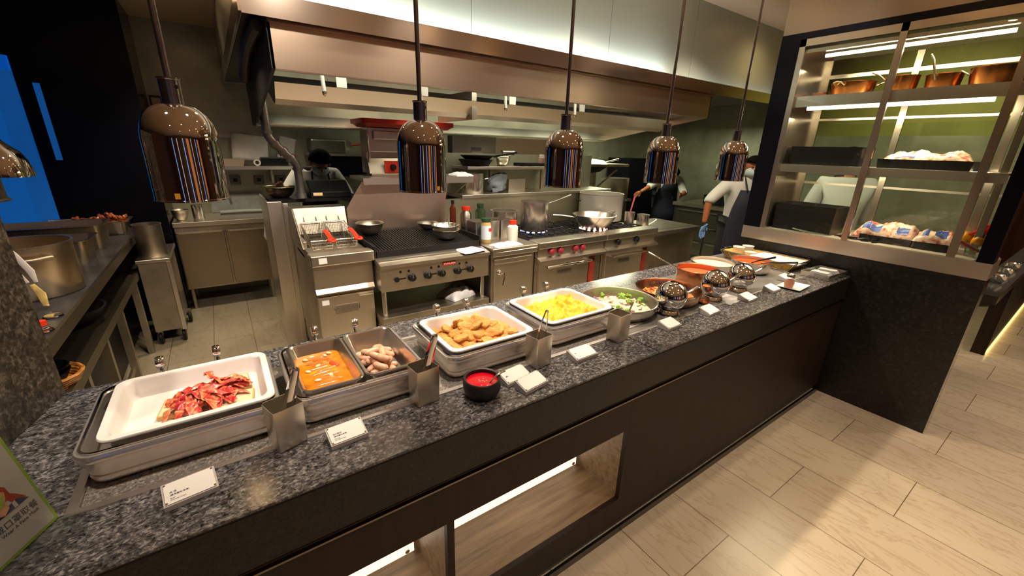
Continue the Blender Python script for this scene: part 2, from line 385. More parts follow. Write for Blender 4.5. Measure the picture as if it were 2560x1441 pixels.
# unseen glowing panels, added on the far wall for the polished shades to mirror
REFB = emis('window_daylight', (0.20, 0.42, 1.0), 1.3); REFW = emis('window_white', (0.85, 0.85, 1.0), 1.2); REFO = emis('lit_alcove', (1.0, 0.42, 0.16), 0.35)
for i, (x, wd, mm) in enumerate(((-2.9, 0.22, REFB), (-1.3, 0.12, REFW), (0.5, 0.22, REFB), (1.6, 0.9, REFO), (3.3, 0.10, REFW), (5.2, 0.25, REFB), (6.4, 1.2, REFO))):
    struct('window_%d' % (i+1), M().box(x, x+wd, -4.995, -4.97, 0.5, 2.4), mm, smooth=0)
OLIVE = mat('olive_paint', (0.30, 0.29, 0.07), 0.6, var=0.25, vscale=1.5)
tag(M().box(7.3, 7.4, 0.6, 3.1, 1.95, 3.05).build('wall_kitchen_upper', OLIVE, smooth=0), kind='structure')
tag(M().box(7.3, 7.4, 0.6, 3.1, 0, 1.95).box(7.3, 7.4, 3.1, 5.62, 0, 3.05).build('wall_kitchen', WALLST, smooth=0), kind='structure')
# black partition with the blue door, left rear
struct('wall_partition', M().box(-5, -0.44, 4.92, 5.0, 0, 3.05).box(-0.55, -0.44, 5.0, 5.62, 0, 3.05), BLACKG, smooth=0)
DOORM = mat('blue_door_glass', (0.01, 0.10, 0.34), 0.4, emit=(0.004, 0.11, 0.42), estr=0.55)  # emission stands in for blue light coming from beyond the door
DOORF = mat('blue_door_frame', (0.02, 0.12, 0.36), 0.3, emit=(0.004, 0.10, 0.40), estr=0.5)  # frame and side pane glow in place of the blue light on them
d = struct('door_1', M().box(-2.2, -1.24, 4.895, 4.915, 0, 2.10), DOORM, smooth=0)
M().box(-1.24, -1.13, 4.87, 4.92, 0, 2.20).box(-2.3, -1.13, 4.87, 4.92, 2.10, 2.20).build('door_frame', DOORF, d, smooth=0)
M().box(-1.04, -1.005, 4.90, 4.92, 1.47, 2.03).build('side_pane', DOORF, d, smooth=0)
# bulkhead over the cooking line: fascia with a light cove, white panels above
B0, B1 = 0.205, 5.30
m = M().box(B0, B1, 2.44, 2.452, 2.205, 2.295).box(B0, B1, 2.452, 2.53, 2.235, 2.245).box(B0-0.012, B0, 2.44, 5.62, 2.205, 2.295).box(B0, B1, 2.434, 2.44, 2.198, 2.212)
struct('trim_2', m, FASC, smooth=0)
m = M()
for a, b in ((0.21, 1.42), (1.424, 2.62), (2.624, 3.68), (3.684, 5.3)): m.box(a, b, 2.53, 2.55, 2.245, 3.05)
m.box(0.205, 0.225, 2.55, 5.62, 2.245, 3.05)
struct('wall_bulkhead', m, PANELM, smooth=0)
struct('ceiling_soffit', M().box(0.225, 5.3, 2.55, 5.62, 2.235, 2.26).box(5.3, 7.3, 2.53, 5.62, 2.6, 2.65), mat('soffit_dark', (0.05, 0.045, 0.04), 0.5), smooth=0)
struct('trim_3', M().box(0.25, B1, 2.462, 2.485, 2.246, 2.252), emis('cove_led', (0.9, 0.97, 1.0), 6), smooth=0)
# downlights
RING = mat('downlight_ring', (0.75, 0.72, 0.66), 0.3, 0.6); BULB = emis('downlight_glow', (1.0, 0.82, 0.52), 60)
def ceiling_light(x, y, z, label, group='recessed downlights of the dining ceiling'):
    t = thing('ceiling_downlight', label, 'ceiling light', (x, y, z), 0, group)
    M().lathe_open([(0.032, -0.004), (0.055, -0.004), (0.058, 0.0)], 20).build('trim_ring', RING, t)
    M().lathe([(0.0, -0.001), (0.032, -0.001)], 16).build('lamp_lens', BULB, t)
    return t
for i, (x, y) in enumerate(DOWNLIGHTS): ceiling_light(x, y, 2.929, 'small recessed round downlight of the front dining ceiling')
for i, (x, y) in enumerate(COUNTER_DOWNLIGHTS): ceiling_light(x, y, 2.929, 'small recessed round downlight in a row above the buffet counter', 'recessed downlights above the counter')
for x, y in ((-0.12, 3.1), (-0.1, 4.4)): ceiling_light(x, y, 2.719, 'small recessed round downlight of the left kitchen bay', 'recessed downlights of the kitchen bay')  # discs for the added fill spots of the bay
ceiling_light(4.72, 2.15, 2.929, 'glowing round downlight beside the steel header above the glass cabinet', 'downlight by the glass cabinet')
lamp('downlight_beam', 'SPOT', (4.72, 2.15, 2.9), 14, (1.0, 0.7, 0.3), (4.72, 2.15, 0), size=0.03, angle=150, blend=1)
# left end block of the serving counter
struct('wall_end_block', M().prism([(-0.66, 1.2), (-0.57, 1.36), (-0.496, 1.685), (-0.66, 1.685)], 'z', 0.902, 1.75), GRANR, smooth=0)

# ================================================================ SERVING COUNTER
CW = wood('counter_veneer', (0.012, 0.006, 0.0035), (0.026, 0.0115, 0.006), 0.5, (12, 12, 0.7))
CW.node_tree.nodes['Principled BSDF'].inputs['Specular IOR Level'].default_value = 0.25; GRANF.node_tree.nodes['Principled BSDF'].inputs['Specular IOR Level'].default_value = 0.3
OAK = wood('oak_veneer', (0.15, 0.095, 0.048), (0.30, 0.20, 0.11), 0.42, (1.2, 12, 12))
t = thing('serving_counter', 'long buffet counter with granite top and dark veneer front', 'counter', (0, 0, 0))
X0, X1 = -1.15, 3.43
top = M().box(X0, 1.349, 0.875, 1.06, 0.8935, 0.90).box(X0, 1.349, 1.52, 1.69, 0.8935, 0.90).box(X0, -0.38, 1.06, 1.52, 0.8935, 0.90)
top.box(1.353, X1, 0.875, 1.045, 0.8935, 0.90).box(1.353, X1, 1.525, 1.69, 0.8935, 0.90)
top.build('granite_top', GRAN, t, smooth=0)
M().box(X0, X1, 0.8755, 0.90, 0.742, 0.8935).box(X0, X1, 1.66, 1.688, 0.70, 0.8935).build('stone_edge', GRANF, t, smooth=0)
M().box(X0, X1, 0.8745, 0.878, 0.8860, 0.8885).build('edge_groove', BLACKP, t, smooth=0)
M().box(X0, X1, 0.884, 0.89, 0.728, 0.742).box(X0, X1, 0.868, 0.88, 0.724, 0.730).build('metal_strip', brushed('dark_strip', (0.20, 0.16, 0.13), 0.25), t, smooth=0)
INS = granite('inset_stone', (0.07, 0.064, 0.058), (0.22, 0.195, 0.17), (0.60, 0.54, 0.46), 170, 0.4)
M().box(-0.38, 1.349, 1.06, 1.52, 0.868, 0.893).build('inset_panel', INS, t, smooth=0)
SLATE = mat('grey_glass', (0.16, 0.15, 0.135), 0.16, var=0.25, vscale=6)
M().box(1.353, X1, 1.045, 1.525, 0.868, 0.899).build('grey_inset_panel', SLATE, t, smooth=0)
fr = M().box(-0.38, 1.349, 1.06, 1.077, 0.893, 0.9035).box(-0.38, 1.349, 1.503, 1.52, 0.893, 0.9035).box(-0.38, -0.363, 1.077, 1.503, 0.893, 0.9035).box(1.353, X1, 1.04, 1.047, 0.895, 0.901)
fr.build('inset_frame', brushed('frame_steel', (0.88, 0.83, 0.78), 0.30), t, smooth=0)
# front panels with two lit cubbies
f = M()
cz0, cz1 = 0.195, 0.565
f.box(X0, X1, 0.884, 0.905, cz1, 0.726); f.box(X0, X1, 0.884, 0.905, 0.06, cz0)
for a, b in ((X0, -0.62), (0.405, 0.43), (1.235, X1)): f.box(a, b, 0.884, 0.905, cz0, cz1)
f.build('front_panel', CW, t, smooth=0)
M().box(X0, X1, 0.91, 0.93, 0, 0.06).box(X0, X1, 0.872, 0.884, 0.0, 0.035).build('toe_kick', brushed('kick_metal', (0.10, 0.085, 0.07), 0.3), t, smooth=0)
M().box(X0, X1, 1.62, 1.64, 0.0, 0.70).build('rear_panel', STEELD, t, smooth=0)
LPAN = emis('light_panel', (1.0, 0.86, 0.66), 1.35)
for a, b in ((-0.62, 0.405), (0.43, 1.235)):
    c = M().box(a-0.012, a, 0.905, 1.17, cz0, cz1).box(b, b+0.012, 0.905, 1.17, cz0, cz1).box(a, b, 0.905, 1.17, cz0-0.012, cz0).box(a, b, 0.905, 1.17, cz1, cz1+0.012).box(a, b, 1.17, 1.182, cz0, cz1)
    o = c.build('cubby', OAK, t, smooth=0)
    q = M().box(a+0.02, b-0.02, 1.140, 1.150, 0.205, 0.5645).build('light_panel', LPAN, o, smooth=0)
    for xx in (a+0.05, b-0.05):
        M().lathe([(0.0, 0), (0.009, 0), (0.009, 0.014), (0.0, 0.014)], 14, c=(xx, 1.126, 0.232), R=Rx(-pi/2)).build('panel_stud', CHROME, o)

# ================================================================ HEAT LAMPS
LX = [-0.057, 0.548, 1.15, 1.783, 2.42]; LY = 1.3
ORANGE = mat('orange_sticker', (0.75, 0.33, 0.02), 0.5)
LBULB = emis('heat_bulb', (1.0, 0.62, 0.4), 6)
wh = ['largest and nearest, above the bacon', 'second in the row, above the nuggets', 'middle one, above the egg dish', 'fourth, above the tomato pasta', 'farthest of the row, above the cream soup']
for i, x in enumerate(LX):
    t = thing('heat_lamp', 'chrome heat lamp on bronze rod, ' + wh[i], 'heat lamp', (x, LY, 1.519), 0, 'pendant heat lamps over the buffet counter')
    R = 0.0755; H = 0.216
    pr = [(R+0.0015, 0.0), (R+0.0015, 0.003), (R, 0.004)]+[(R, z) for z in (0.05, 0.10, 0.138)]
    for k in range(1, 9):
        a = k/8*pi/2; pr.append((0.022+(R-0.022)*cos(a), 0.138+(H-0.138)*sin(a)))
    pr += [(0.022, H-0.004), (R-0.006, 0.13), (R-0.004, 0.06), (R-0.004, 0.0)]
    M().lathe(pr, 64).build('shade', DCHROME, t, smooth=50)
    nk = M().lathe([(0.0, H-0.006), (0.0205, H-0.006), (0.0205, H+0.05), (0.0225, H+0.052), (0.0225, H+0.055), (0.006, H+0.055)], 28).build('neck', ROD, t)
    for a in (-0.9, 0.4, 2.2): M().lathe([(0.0, 0.0), (0.0042, 0.0)], 12, c=(0.0208*cos(a), 0.0208*sin(a), H+0.036), R=Matrix.Rotation(a, 3, 'Z') @ Ry(pi/2)).build('vent_hole', BLACKP, nk)
    M().lathe([(0.0068, H+0.05), (0.0068, 1.41)], 14).build('rod', ROD, t)
    M().lathe([(0, 1.385), (0.05, 1.385), (0.05, 1.411), (0, 1.411)], 24).build('ceiling_rose', ROD, t)
    a = radians([250, 286, 292, 300, 300][i])
    st = M()
    for k in range(6):
        pass
    n = 5; da = 0.011/R
    vs = [((R+0.0006)*cos(a+(k/n-0.5)*da), (R+0.0006)*sin(a+(k/n-0.5)*da), z) for z in (0.008, 0.021) for k in range(n+1)]
    st.add(vs, [(k, k+1, k+n+2, k+n+1) for k in range(n)]).build('warning_sticker', ORANGE, t)
    M().ball((0, 0, 0.075), (0.036, 0.036, 0.045), 16, 10).build('bulb', LBULB, t)
    lamp('heat_lamp_beam', 'SPOT', (x, LY, 1.54), [72, 50, 24, 34, 22][i], PINK if i < 3 else (1.0, 0.87, 0.76), (x, LY, 0), size=0.035, angle=112, blend=0.45)
# far left lamp hanging over the other counter, cropped by the frame
t = thing('heat_lamp', 'bell-shaped chrome lamp before the blue door, cut by the left picture edge', 'heat lamp', (-0.56, 2.02, 1.531), 0)
pr = [(0.074, 0), (0.072, 0.02), (0.066, 0.05), (0.055, 0.075), (0.038, 0.092), (0.026, 0.105), (0.021, 0.115), (0.021, 0.125), (0.018, 0.12), (0.03, 0.095), (0.06, 0.05), (0.07, 0)]
M().lathe(pr, 48).build('shade', DCHROME, t, smooth=50)
M().lathe([(0.0, 0.118), (0.0205, 0.118), (0.0195, 0.15), (0.0, 0.15)], 24).build('neck', CHROME, t)
M().lathe([(0.0, 0.15), (0.022, 0.15), (0.022, 0.168), (0.006, 0.172), (0.006, 1.39), (0, 1.39)], 20).build('rod', BLACKP, t)
t = thing('heat_lamp', 'dark lamp rim at the left picture edge, lower than the bell-shaped lamp', 'heat lamp', (-0.485, 1.5, 1.508), 0)
M().lathe([(0.068, 0), (0.07, 0.003), (0.064, 0.006), (0.062, 0.1), (0.04, 0.15), (0.0, 0.16)], 40).build('shade', mat('dark_enamel', (0.03, 0.022, 0.02), 0.25), t)
M().lathe([(0.006, 0.155), (0.006, 1.41)], 12).build('rod', BLACKP, t)

# ================================================================ CHAFING DISHES
def chafer(loc, w, d, label):
    t = thing('chafing_dish', label, 'chafing dish', loc, 0, 'chafing dishes on the counter')
    h = 0.092
    o = [rr(w-0.06, d-0.06, 0.03, 0.006), rr(w-0.034, d-0.034, 0.036, 0.010), rr(w-0.028, d-0.028, 0.038, 0.018), rr(w-0.028, d-0.028, 0.038, 0.026), rr(w-0.036, d-0.036, 0.036, 0.028), rr(w-0.036, d-0.036, 0.036, 0.031), rr(w-0.028, d-0.028, 0.038, 0.033),
         rr(w-0.022, d-0.022, 0.040, 0.056), rr(w-0.014, d-0.014, 0.042, 0.058), rr(w-0.012, d-0.012, 0.043, h-0.022), rr(w-0.004, d-0.004, 0.045, h-0.018), rr(w, d, 0.046, h-0.013), rr(w, d, 0.046, h-0.006), rr(w-0.006, d-0.006, 0.043, h),
         rr(w-0.022, d-0.022, 0.036, h), rr(w-0.03, d-0.03, 0.034, h-0.006), rr(w-0.034, d-0.034, 0.032, 0.03)]
    M().loft(o).build('body', CHAFST, t, smooth=28)
    M().loft([rr(w-0.020, d-0.020, 0.037, h+0.001), rr(w-0.020, d-0.020, 0.037, h+0.004), rr(w-0.030, d-0.030, 0.034, h+0.004), rr(w-0.030, d-0.030, 0.034, h+0.001)], False, False).build('water_pan_rim', CHROME, t, smooth=40)
    for sx in (-1, 1):
        for sy in (-1, 1): M().box(sx*(w/2-0.07)-0.014, sx*(w/2-0.07)+0.014, sy*(d/2-0.07)-0.014, sy*(d/2-0.07)+0.014, 0, 0.0095).build('foot', BLACKP, t, smooth=0)
    for dx in (-0.07, 0.07):
        hg = M().tube([(dx, d/2-0.003, h-0.004), (dx, d/2+0.016, h+0.006), (dx, d/2+0.018, h+0.02)], 0.005, 8).build('lid_hinge', CHROME, t)
        M().lathe([(0, -0.010), (0.017, -0.010), (0.019, -0.006), (0.019, 0.006), (0.017, 0.010), (0, 0.010)], 24, c=(dx, d/2+0.018, h+0.034), R=Ry(pi/2)).build('hinge_knuckle', CHROME, hg)
    return t
CHZ = 0.893
def food_pan(name, loc, w, d, dep, mt, label, group, r=0.028, lip=0.012, cat='food pan', th=0.004):
    m = M().loft([rr(w-0.05, d-0.05, r, -dep-th), rr(w-0.034, d-0.034, r, -dep+0.006), rr(w-2*lip-0.004, d-2*lip-0.004, r, -0.006), rr(w-0.002, d-0.002, r+0.006, -0.005), rr(w, d, r+0.006, -0.001), rr(w-0.004, d-0.004, r+0.005, 0.0025),
                  rr(w-2*lip+0.004, d-2*lip+0.004, r, 0.0025), rr(w-2*lip-0.004, d-2*lip-0.004, r, -0.004), rr(w-0.048, d-0.048, r, -dep+0.012), rr(w-0.064, d-0.064, r*0.8, -dep)])
    return solo(name, m, mt, label, cat, loc, 0, group, smooth=50)
RIMZ = CHZ+0.092+0.011
wh = chafer((-0.163, 1.305, CHZ), 0.415, 0.355, 'steel chafing dish holding the white pan of bacon, nearest the mask sign')
chafer((0.266, 1.297, CHZ), 0.395, 0.38, 'steel chafing dish holding two steel pans of sausages')
chafer((0.733, 1.287, CHZ), 0.40, 0.36, 'steel chafing dish holding the white pan of nuggets')
chafer((1.186, 1.297, CHZ), 0.405, 0.36, 'steel chafing dish holding the white pan of scrambled eggs')
food_pan('porcelain_food_pan', (-0.148, 1.316, RIMZ), 0.368, 0.318, 0.05, PORC, 'white porcelain pan with bacon and toast', 'white porcelain pans', 0.03, 0.02)
food_pan('porcelain_food_pan', (0.737, 1.287, RIMZ), 0.36, 0.32, 0.05, PORC, 'white porcelain pan heaped with brown nuggets', 'white porcelain pans', 0.03, 0.02)
food_pan('porcelain_food_pan', (1.186, 1.30, RIMZ), 0.375, 0.32, 0.05, PORC, 'white porcelain pan full of yellow scrambled eggs', 'white porcelain pans', 0.03, 0.02)
food_pan('steel_food_pan', (0.183, 1.297, RIMZ), 0.178, 0.335, 0.065, STEELB, 'deep steel pan with orange sauced sausages, left of the pair', 'steel food pans', 0.026, 0.010)
food_pan('steel_food_pan', (0.363, 1.297, RIMZ), 0.178, 0.335, 0.065, STEELB, 'deep steel pan with plain small sausages, right of the pair', 'steel food pans', 0.026, 0.010)

# ---- bacon dish
TOAST = mat('toast_crumb', (0.80, 0.62, 0.38), 0.85, bump=0.3, bscale=200); CRUST = mat('toast_crust', (0.62, 0.36, 0.14), 0.8)
bz = RIMZ-0.05
def toast(x, y, z, rz, label, tilt=(0, 0)):
    t = thing('toast_slice', label, 'toast', (x, y, z), rz, 'toast slices under the bacon')
    t.rotation_euler = (tilt[0], tilt[1], rz)
    M().loft([rr(0.092, 0.092, 0.006, 0), rr(0.094, 0.094, 0.006, 0.006), rr(0.092, 0.092, 0.006, 0.0115)]).build('crust', CRUST, t)
    M().loft([rr(0.086, 0.086, 0.005, 0.011), rr(0.084, 0.084, 0.005, 0.0125)]).build('crumb', TOAST, t)
toast(-0.185, 1.318, bz+0.001, -0.15, 'thick pale toast slice under the left of the bacon heap')
toast(-0.065, 1.372, bz+0.001, 0.06, 'pale toast slice behind the right of the bacon heap')
toast(-0.062, 1.27, bz+0.001, -0.1, 'golden toast slice at the right front of the bacon heap')
def stripes(name, cols, scale):
    m, N, L, B = nt(name); tc = N.new('ShaderNodeTexCoord'); mp = N.new('ShaderNodeMapping'); mp.inputs['Scale'].default_value = scale
    n = N.new('ShaderNodeTexNoise'); n.inputs['Scale'].default_value = 1; n.inputs['Detail'].default_value = 3; n.inputs['Distortion'].default_value = 0.4
    L.new(tc.outputs['UV'] if False else tc.outputs['Object'], mp.inputs[0]); L.new(mp.outputs[0], n.inputs['Vector'])
    r = N.new('ShaderNodeValToRGB'); e = r.color_ramp.elements
    e[0].position = 0.36; e[0].color = (*cols[0], 1); e[1].position = 0.62; e[1].color = (*cols[2], 1); x = e.new(0.48); x.color = (*cols[1], 1)
    L.new(n.outputs['Fac'], r.inputs['Fac']); L.new(r.outputs['Color'], B.inputs['Base Color']); B.inputs['Roughness'].default_value = 0.28
    return m
BAC = [stripes('bacon_a', ((0.40, 0.018, 0.018), (0.58, 0.055, 0.03), (0.80, 0.36, 0.19)), (55, 75, 55)), stripes('bacon_b', ((0.50, 0.03, 0.02), (0.62, 0.13, 0.045), (0.74, 0.30, 0.12)), (80, 60, 60)), stripes('bacon_c', ((0.32, 0.010, 0.014), (0.50, 0.03, 0.03), (0.66, 0.16, 0.10)), (60, 60, 60))]
rnd = random.Random(4)
def bacon(i, cx, cy, ang, ln, h, bend, tw, mt):
    n = 22; vs = []; fs = []; ph = rnd.random()*6
    wdt = 0.018+rnd.random()*0.006
    for k in range(n+1):
        u = k/n-0.5; s = u*ln
        x = s; y = bend*(0.25-u*u)*2; z = h+0.017*(1-(2*u)**2)+0.0035*sin(u*21+ph)
        a = ang; px, py = x*cos(a)-y*sin(a), x*sin(a)+y*cos(a)
        t = tw*sin(u*3.2+ph)+0.25*sin(u*17+ph)
        nx, ny = -sin(a-bend*u*4/ln*0.9), cos(a-bend*u*4/ln*0.9)
        ww = wdt*(0.72+0.28*cos(u*2.6))*(1+0.13*sin(u*39+ph))
        for q in (-0.5, -0.17, 0.17, 0.5):
            rip = 0.0022*sin(u*46+q*3+ph)
            vs.append((cx+px+nx*q*ww*cos(t), cy+py+ny*q*ww*cos(t), max(z+q*ww*sin(t)+rip, bz+0.002)))
    for k in range(n):
        for q in range(3): fs.append((k*4+q, k*4+q+1, k*4+q+5, k*4+q+4))
    m = M(); m.add(vs, fs)
    return solo('bacon_strip', m, mt, 'crisp streaky bacon strip in the tangled heap on toast', 'bacon', group='bacon strips heaped on toast', solid=0.0022, sub=1)
for i in range(34):
    rad = 0.046*math.sqrt(rnd.random()); th = rnd.random()*2*pi
    lay = (i/34)
    bacon(i, -0.112+rad*cos(th)*1.15, 1.312+rad*sin(th)*0.8, (rnd.random()-0.5)*1.6+(0.9 if i % 3 else 2.2), 0.10+rnd.random()*0.06, bz+0.010+lay*0.030*(1-rad/0.075), (rnd.random()-0.3)*0.11, 0.25+rnd.random()*0.55, BAC[i % 3])
for (x, y, a, h) in ((-0.19, 1.275, 0.9, 0.012), (-0.175, 1.325, 0.2, 0.018), (-0.055, 1.335, -0.35, 0.022), (-0.10, 1.37, 1.9, 0.045), (-0.16, 1.265, 0.7, 0.010)):
    bacon(0, x, y, a, 0.085, bz+h, 0.03, 0.5, BAC[1])

# ---- small sausages
SAUS = mat('sausage_skin', (0.76, 0.42, 0.26), 0.26, var=0.15, vscale=40, sss=0.1); SAUSR = mat('red_sausage', (0.70, 0.10, 0.035), 0.2, var=0.2, vscale=30); SAUSB = mat('sauced_sausage', (0.66, 0.22, 0.035), 0.15, var=0.25, vscale=30)
def sausage(c, ln, r, az, el, bend, mt, label, group):
    pts = []; rs = []; n = 12
    for k in range(n+1):
        u = k/n*2-1; pts.append((u*ln/2, bend*(1-u*u), 0)); rs.append(max(0.0012, r*math.sqrt(max(0.0, 1-abs(u)**5.0))))
    m = M().tube(pts, rs, 12)
    return solo('sausage', m, mt, label, 'sausage', c, 0, group, rot=(0, -el, az), smooth=60)
sz = RIMZ-0.065+0.012
rnd = random.Random(11)
lay = []
for z in range(3):
    for i in range([12, 9, 5][z]):
        for tr in range(80):
            x = (rnd.random()-0.5)*(0.085-0.018*z); y = (rnd.random()-0.5)*(0.205-0.045*z)-0.012
            if all((x-a)**2+(y-b)**2 > 0.026**2 for a, b, c in lay if c == z): break
        lay.append((x, y, z))
        sausage((0.363+x, 1.297+y, sz+z*0.0185), 0.056, 0.0115, rnd.random()*pi, (rnd.random()-0.5)*(0.1+0.3*z), 0.004, SAUS, 'short plump pale sausage in the right steel pan', 'plain small sausages')
for i in range(13):
    y = 1.297-0.115+i*0.0185; x = 0.183+(0.012 if i % 2 else -0.012)
    sausage((x, y, RIMZ-0.0425), 0.075, 0.0095, (rnd.random()-0.5)*0.35, 0, 0.004, SAUSB, 'sausage lying in orange sauce in the left steel pan', 'sausages in orange sauce')
sausage((0.222, 1.335, RIMZ-0.040), 0.05, 0.010, 1.9, 0, 0.003, SAUSR, 'single bright red sausage at the right of the orange sauce', None)
SAUCE = mat('orange_sauce', (0.74, 0.23, 0.012), 0.06, var=0.45, vscale=24, coat=0.5)
solo('sauce', M().loft([rr(0.132, 0.285, 0.02, -0.06), rr(0.143, 0.30, 0.024, -0.038), rr(0.142, 0.299, 0.024, -0.0375)]), SAUCE, 'glossy orange sauce filling the left steel pan', 'sauce', (0.183, 1.297, RIMZ), kind='stuff')
GARL = mat('garlic_slice', (0.86, 0.74, 0.46), 0.35)
for (x, y) in ((0.143, 1.405), (0.165, 1.418), (0.205, 1.408), (0.155, 1.25), (0.172, 1.345), (0.138, 1.32), (0.196, 1.265), (0.22, 1.42)):
    solo('garlic_clove', M().ball((0, 0, 0), (0.010, 0.0065, 0.0045), 12, 8), GARL, 'pale garlic clove floating in the orange sauce', 'garlic', (x, y, RIMZ-0.035), x*40, 'garlic cloves in the orange sauce')

# ---- nuggets
NUG = mat('nugget_crumb', (0.68, 0.32, 0.08), 0.75, bump=0.7, bscale=160, var=0.3, vscale=45)
rnd = random.Random(21); lay = []
nproto = []
for k in range(4):
    m = M().ball((0, 0, 0), (0.032, 0.026, 0.0125), 22, 14, nz=0.22, nf=1.5, seed=k*7.1)
    nproto.append(m)
for z in range(3):
    nxx, nyy = [(7, 5), (5, 3), (3, 2)][z]
    for i in range(nxx*nyy):
        x = ((i % nxx+0.5)/nxx-0.5)*[0.285, 0.20, 0.12][z]+(rnd.random()-0.5)*0.018; y = ((i//nxx+0.5)/nyy-0.5)*[0.225, 0.14, 0.085][z]+(rnd.random()-0.5)*0.018
        if z == 0 and i % 7 == 6 and i // 7 in (0, 4): continue
        k = rnd.randrange(4); mm = M(); mm.v = list(nproto[k].v); mm.f = list(nproto[k].f)
        solo('chicken_nugget', mm, NUG, 'golden brown crumbed nugget in the white pan', 'nugget', (0.737+x-0.006*z, 1.287+y+0.008*z, bz+0.016+z*0.019), 0, 'fried nuggets', rot=((rnd.random()-0.5)*(0.6+0.4*z), (rnd.random()-0.5)*(0.6+0.5*z), rnd.random()*6), smooth=70)

# ---- scrambled eggs
EGG = mat('scrambled_egg', (0.80, 0.40, 0.006), 0.5, var=0.25, vscale=26)
m = M(); nx, ny = 64, 54
vs = []; fs = []
def eggz(x, y):
    n = noise.noise(Vector((x*38, y*38, 0)))*0.014+noise.noise(Vector((x*85, y*85, 3)))*0.009+abs(noise.noise(Vector((x*24, y*24, 9))))*0.022
    e = max(abs(x)/0.152, abs(y)/0.124)
    fall = max(0.0, min(1.0, (1.02-e)/0.22))
    side = 0.55+0.45*max(0, min(1, (x-y*0.6+0.10)/0.12))
    return (0.010+0.026*side+n*(0.35+0.65*side))*math.sqrt(fall)-0.0
for j in range(ny+1):
    for i in range(nx+1):
        x = (i/nx-0.5)*0.305; y = (j/ny-0.5)*0.25; vs.append((x, y, eggz(x, y)))
for j in range(ny):
    for i in range(nx): a = j*(nx+1)+i; fs.append((a, a+1, a+nx+2, a+nx+1))
m.add(vs, fs)
solo('scrambled_eggs', m, EGG, 'bright yellow scrambled eggs filling the rightmost white pan', 'eggs', (1.186, 1.30, bz+0.001), kind='stuff', smooth=80)

# ================================================================ TONGS AND HOLDERS
def holder(loc, rz, label, w=0.076, d=0.066, h=0.118):
    t = thing('tong_holder', label, 'utensil holder', loc, rz, 'steel tong holders hooked on the chafing dishes')
    th = 0.0015
    m = M().loft([rr(w*0.96, d*0.96, 0.003, 0, 2), rr(w, d, 0.003, h, 2), rr(w-2*th, d-2*th, 0.002, h, 2), rr(w*0.96-2*th, d*0.96-2*th, 0.002, 0.003, 2)])
    m.build('cup', STEEL, t, smooth=30)
    M().box(-w/2+0.004, w/2-0.004, d/2-0.002, d/2+0.001, h-0.004, h+0.004).build('back_hook', STEEL, t, smooth=0)
    return t
def tongs(loc, rz, lean, label, ln=0.20, spread=0.016, side=0.0, group=None):
    t = thing('serving_tongs', label, 'tongs', loc, rz, group)
    t.rotation_euler = (lean, side, rz)
    for sgn in (-1, 1):
        m = M(); n = 10; lo = []
        for k in range(n+1):
            u = k/n; z = u*ln; wdt = 0.0125-0.003*u+(0.005*math.exp(-((u-0.12)/0.08)**2)); off = sgn*(0.003+spread*(1-u)**0.8)
            lo.append([(-wdt, off, z), (0, off+sgn*0.0035, z), (wdt, off, z), (0, off+sgn*0.0022, z)])
        m.loft(lo); m.build('arm', CHROME, t, smooth=60)
    M().tube([(0, -0.004, ln-0.001), (0, -0.003, ln+0.004), (0, 0.003, ln+0.004), (0, 0.004, ln-0.001)], 0.0085, 10, flat=0.35).build('spring_end', CHROME, t)
    return t
holder((0.043, 1.075, 0.902), 0.30, 'square steel holder with tongs between the bacon and sausage dishes')
holder((0.425, 1.066, 0.902), 0.10, 'square steel holder with tongs between the sausage and nugget dishes')
holder((0.873, 1.057, 0.902), 0.12, 'square steel holder with open tongs between the nugget and egg dishes')
holder((1.295, 1.047, 0.902), 0.12, 'square steel holder with a spoon right of the egg dish')
tongs((0.028, 1.07, 0.922), 0.3, 0.05, 'steel tongs leaning right in the holder beside the bacon', 0.19, 0.014, 0.30)
tongs((0.408, 1.062, 0.922), 0.1, 0.05, 'steel tongs in the holder beside the sausages', 0.20, 0.012, 0.28)
tongs((0.862, 1.055, 0.922), 1.0, 0.18, 'slim steel tongs with open arms in the holder beside the nuggets', 0.185, 0.020, 0.14)
t = thing('serving_spoon', 'steel spoon handle with egg on it in the holder right of the eggs', 'spoon', (1.29, 1.04, 0.91), 0.1); t.rotation_euler = (0.0, 0.50, 0.05)
M().tube([(0, 0, 0.004), (0, 0, 0.08), (0, 0, 0.165)], [0.004, 0.0035, 0.006], 8, flat=0.5).build('handle', STEELB, t)
M().tube([(0.002, -0.002, 0.092), (0.004, -0.003, 0.108)], 0.004, 8).build('egg_smear', EGG, t)

# ================================================================ DIP BOWL
t = thing('sauce_bowl', 'round black stone bowl of red ketchup before the nugget dish', 'bowl', (0.592, 0.992, 0.901))
STONE = mat('black_stone', (0.012, 0.011, 0.011), 0.45, bump=0.2, bscale=200)
M().lathe([(0.040, 0), (0.052, 0.008), (0.060, 0.026), (0.062, 0.045), (0.061, 0.062), (0.058, 0.0645), (0.0525, 0.062), (0.052, 0.04), (0.0, 0.02)], 48).build('bowl', STONE, t, smooth=50)
KET = mat('ketchup', (0.62, 0.004, 0.018), 0.10, coat=0.6)
m = M().lathe([(0.0, 0), (0.012, 0.0), (0.03, 0.0004), (0.0522, 0.0008), (0.0522, -0.012), (0, -0.018)], 48)
solo('ketchup', m, KET, 'glossy red ketchup in the black stone bowl', 'ketchup', (0.592, 0.992, 0.9495), kind='stuff')
KSP = mat('ketchup_seed', (0.9, 0.62, 0.55), 0.1)
